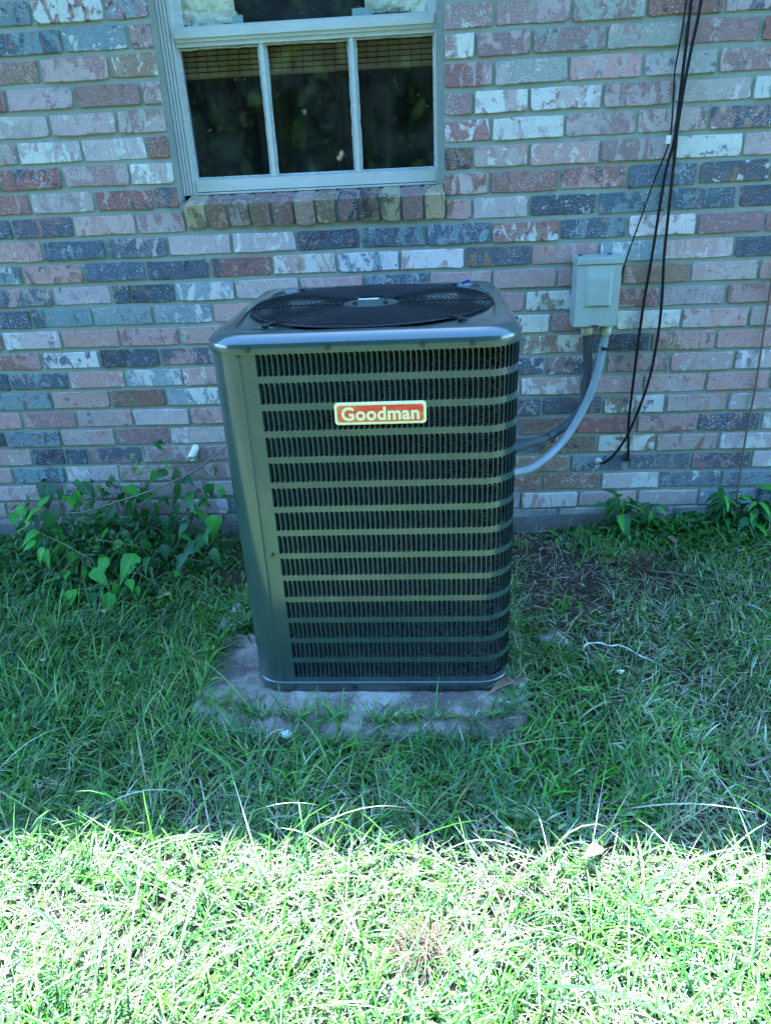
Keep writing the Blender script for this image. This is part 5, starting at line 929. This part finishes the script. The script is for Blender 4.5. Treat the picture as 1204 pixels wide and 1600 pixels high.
def scatter(n, x0, x1, y0, y1, dens):
    x = rng.uniform(x0, x1, n); y = rng.uniform(y0, y1, n); k = (rng.random(n) < dens(x, y)) & ~(inside(x, y, PIN) & (x < 1.452+.012*np.sin(y*40)) & ~((x < .80) & (y > -.745+.02*np.sin(x*60))))
    return x[k], y[k]
def clump(x, y): return np.clip(.62+.5*fbm(x, y, 2.2, 21)+.3*fbm(x, y, 6, 22), .08, 1)
def longness(x, y):     # where the grass has been left long
    return np.clip(1.15*blob(x, y, .35, -1.15, .55, .35)+.9*blob(x, y, -.1, -.7, .4, .4)+.85*blob(x, y, 1.55, -1.95, .6, .38)+.5*blob(x, y, .6, -1.95, .5, .25)+.25*(y < -1.45)+.5*blob(x, y, .75, -1.2, .25, .08)+.45*blob(x, y, .8, -1.75, .5, .3)+.6*blob(x, y, 2.2, -.10, .5, .10)+.55*blob(x, y, 1.05, -1.20, .5, .06)+.5*blob(x, y, .5, -.75, .2, .3)+.4*blob(x, y, -.2, -.35, .4, .3)+.5*blob(x, y, 1.53, -.85, .07, .3), 0, 1)
sets = []
# short matted lawn; more straw past the shadow edge, partly painting the sun's whiteness
x, y = scatter(120000, -1.0, 3.1, -2.25, -.02, lambda x, y: (1-bare(x, y))*np.clip((.35+.65*clump(x, y))*(1-.35*(y < -1.3)*(fbm(x, y, 3.2, 94) < -.15)), 0, 1)); n = len(x); lg = longness(x, y)
flow = 2.2*fbm(x, y, .8, 31)+fbm(x, y, 3, 32)
sets.append(blades(x, y, rng.uniform(.025, .07, n)*(1+.6*lg), rng.uniform(.0022, .0056, n), rng.uniform(.35, 1.35, n), flow+rng.normal(0, 1.3, n), np.where((rng.random(n) < np.clip(np.where(y < -1.25, .32+.40*fbm(x, y, 1.7, 91), .07+.12*fbm(x, y, 1.5, 92)+.25*blob(x, y, 1.95, -.75, .5, .5)), 0, .8))[:, None], pick(STRAW*np.array([.82, .95, .72]), n), pick(GREENS, n)*np.clip(1+.38*fbm(x, y, 2.4, 93), .5, 1.5)[:, None]), zr(x, y)+rng.uniform(0, .02, n), 4))
# long arching blades
x, y = scatter(26000, -1.0, 3.1, -2.25, -.04, lambda x, y: (1-bare(x, y))*(.04+.6*longness(x, y))*clump(x, y)); n = len(x)
flow = 2.6*fbm(x, y, .7, 41)
sets.append(blades(x, y, rng.uniform(.08, .20, n), rng.uniform(.0026, .0058, n), rng.uniform(.1, .9, n), flow+rng.normal(0, 1.0, n), pick(GREENS[[1, 2, 3, 4, 5, 6]], n), zr(x, y), 6, droop=rng.uniform(.5, 1.9, n)))
# dry clippings lying about; the extra sunlit ones also paint in glare
x, y = scatter(42000, -1.0, 3.1, -2.25, -.05, lambda x, y: np.clip(.15+.68*(y < -1.28)+.35*blob(x, y, 2.0, -.9, .7, .7)+.25*blob(x, y, 1.7, -.45, .25, .35), 0, 1)); n = len(x)
sets.append(blades(x, y, rng.uniform(.02, .085, n), rng.uniform(.0010, .0024, n), rng.uniform(1.1, 1.55, n), rng.uniform(0, 2*PI, n), pick(STRAW, n), zr(x, y)+rng.uniform(.004, .034, n), 3, droop=rng.uniform(-.2, .3, n)))
# thin wispy strands standing over the rest; more straw to brighten the sunlit strip
x, y = scatter(5200, -1.0, 3.1, -2.25, -.05, lambda x, y: (1-bare(x, y))*(.015+.10*longness(x, y)+.55*(y < -1.30))); n = len(x)
sets.append(blades(x, y, rng.uniform(.12, .30, n), rng.uniform(.0018, .0040, n), rng.uniform(.6, 1.4, n), rng.uniform(0, 2*PI, n), np.where((rng.random(n) < np.where(y < -1.28, .4, .1))[:, None], pick(STRAW, n), pick(GREENS[[2, 4, 5]], n)), zr(x, y)+.01, 7, droop=rng.uniform(.3, 1.6, n)))
# broad-bladed tufts (crab grass) left of and in front of the slab
tx_, ty_ = scatter(1500, -.7, 1.75, -1.40, -.45, lambda x, y: (1-bare(x, y))*(.35+.65*(fbm(x, y, 1.3, 77) > 0))); per = 11
x = np.repeat(tx_, per)+rng.normal(0, .012, len(tx_)*per); y = np.repeat(ty_, per)+rng.normal(0, .012, len(tx_)*per); n = len(x)
tc_ = np.repeat(pick(GREENS[[0, 1, 2, 3, 3, 5]], len(tx_), .2), per, 0)
sets.append(blades(x, y, rng.uniform(.03, .095, n), rng.uniform(.0045, .0085, n), rng.uniform(.3, 1.1, n), rng.uniform(0, 2*PI, n), tc_*rng.uniform(.8, 1.2, (n, 1)), zr(x, y)+rng.uniform(0, .015, n), 5, droop=rng.uniform(.3, 1.2, n)))
# chosen single blades that catch the eye
sp = [(.80, -1.155, .17, .0075, .55, 2.55, (.07, .20, .02)), (.90, -1.16, .20, .005, .9, 3.1, (.07, .16, .06)), (.75, -1.14, .10, .007, .5, 1.2, (.06, .14, .06)), (1.32, -1.14, .11, .0045, .9, .6, (.06, .15, .06)),
      (1.26, -1.16, .09, .0035, .1, 1.8, (.08, .16, .05)), (.20, -.62, .17, .006, .2, 1.2, (.12, .2, .12)), (.33, -.45, .12, .005, .2, 2.0, (.12, .2, .12)), (2.10, -.06, .12, .0055, .1, 1.6, (.07, .14, .05)), (2.02, -.04, .15, .006, .25, .9, (.05, .10, .05)), (2.19, -.05, .11, .006, .1, 1.3, (.07, .18, .03)),
      (1.55, -1.62, .35, .006, .6, .2, (.10, .20, .06)), (1.40, -1.72, .32, .006, .7, -.5, (.10, .20, .06)), (1.7, -1.75, .3, .006, .5, 2.4, (.09, .2, .05)), (.95, -1.45, .30, .006, .8, .1, (.34, .30, .18)), (.45, -1.36, .22, .005, .6, .3, (.36, .32, .2)), (.62, -1.33, .20, .005, .5, 2.0, (.36, .32, .2)), (1.72, -1.42, .26, .006, .9, .35, (.36, .34, .2)), (1.22, -1.5, .2, .009, 1.3, 1.5, (.40, .36, .24)), (.05, -1.30, .28, .007, .5, 2.2, (.09, .2, .03))]
a = np.array([s[:6] for s in sp]); n = len(sp)
sets.append(blades(a[:, 0].copy(), a[:, 1].copy(), a[:, 2], a[:, 3], a[:, 4], a[:, 5], np.array([s[6] for s in sp]), gz(a[:, 0], a[:, 1])+.01, 9, droop=np.full(n, 1.1)))
# small-leaved ground cover on the left by the wall, and fine weeds in the lawn
x, y = scatter(9000, -1.0, .75, -.75, -.03, lambda x, y: np.clip(.9*blob(x, y, -.35, -.3, .35, .3)+.5*blob(x, y, .1, -.2, .5, .2)+.2, 0, 1)); n = len(x)
sets.append(blades(x, y, rng.uniform(.010, .026, n), rng.uniform(.008, .016, n), rng.uniform(.7, 1.5, n), rng.uniform(0, 2*PI, n), pick(GREENS[[0, 1, 3]], n), zr(x, y)+rng.uniform(.004, .05, n), 3))
x, y = scatter(7000, 1.72, 2.9, -.22, -.012, lambda x, y: np.clip(1.2*blob(x, y, 2.3, -.07, .62, .10), 0, 1)); n = len(x)
sets.append(blades(x, y, rng.uniform(.018, .05, n), rng.uniform(.009, .018, n), rng.uniform(.4, 1.5, n), rng.uniform(0, 2*PI, n), pick(GREENS[[0, 1, 3, 5]], n), zr(x, y)+rng.uniform(.0, .085, n)*blob(x, y, 2.4, -.05, .45, .1), 4))
x, y = scatter(8000, -.4, .62, -.62, -.02, lambda x, y: np.clip(.9*blob(x, y, .1, -.25, .35, .25), 0, 1)); n = len(x)
sets.append(blades(x, y, rng.uniform(.02, .05, n), rng.uniform(.008, .02, n), rng.uniform(.4, 1.5, n), rng.uniform(0, 2*PI, n), pick(GREENS[[0, 0, 1, 3]], n)*.8, zr(x, y)+rng.uniform(.0, .20, n)*blob(x, y, .04, -.2, .32, .22), 4))
x, y = scatter(5000, -.2, 2.8, -1.9, -.05, lambda x, y: .25+.6*(fbm(x, y, 1.6, 55) > .35)); n = len(x)
sets.append(blades(x, y, rng.uniform(.012, .03, n), rng.uniform(.006, .012, n), rng.uniform(.7, 1.5, n), rng.uniform(0, 2*PI, n), pick(GREENS[[2, 4, 5]], n), zr(x, y)+rng.uniform(.01, .045, n), 3))
x, y = scatter(6000, -.3, 2.7, -1.3, -.04, lambda x, y: np.clip(.9*bare(x, y)+.10, 0, 1)); n = len(x)
sets.append(blades(x, y, rng.uniform(.008, .028, n), rng.uniform(.004, .011, n), rng.uniform(1.0, 1.7, n), rng.uniform(0, 2*PI, n), pick(np.array([(.10, .06, .04), (.16, .11, .08), (.06, .045, .035), (.22, .19, .16)]), n), gz(x, y)+rng.uniform(.002, .02, n), 2))
grass_obj('grass', sets, m_grass)
# coarser lawn outside the picture (it throws green light back on the unit)
sets = []
for (n0, a0, a1, b0, b1) in ((14000, -5, 7, -9, -2.25), (2600, -5, -1, -2.25, -.1), (2600, 3.1, 7, -2.25, -.1)):
    x, y = scatter(n0, a0, a1, b0, b1, lambda x, y: np.full(len(x), 1.0)); n = len(x)
    sets.append(blades(x, y, rng.uniform(.08, .18, n), rng.uniform(.010, .022, n), rng.uniform(.4, 1.2, n), rng.uniform(0, 2*PI, n), np.where((rng.random(n) < .3)[:, None], pick(STRAW, n), pick(GREENS, n)*np.clip(1+.38*fbm(x, y, 2.4, 93), .5, 1.5)[:, None]), gz(x, y), 3))
grass_obj('lawn_beyond', sets, m_grass)
# wood across the yard, behind the photographer (seen in the panes and the enamel)
n = 60000; tx = rng.uniform(-16, 18, n); hmax = 10.5+1.8*fbm(tx, tx*0, .09, 61); tz = hmax*(1-rng.random(n)**1.6); ty = -15+rng.normal(0, 1.4, n)-.25*tz*0
sets = [blades(tx, ty, rng.uniform(.35, .7, n), rng.uniform(.25, .45, n), rng.uniform(0, .9, n), rng.uniform(0, 2*PI, n), pick(GREENS[[0, 1, 3]], n)*.32, np.maximum(tz, .0), 3, droop=rng.uniform(-.5, .8, n))]
grass_obj('treeline', sets, m_wood)
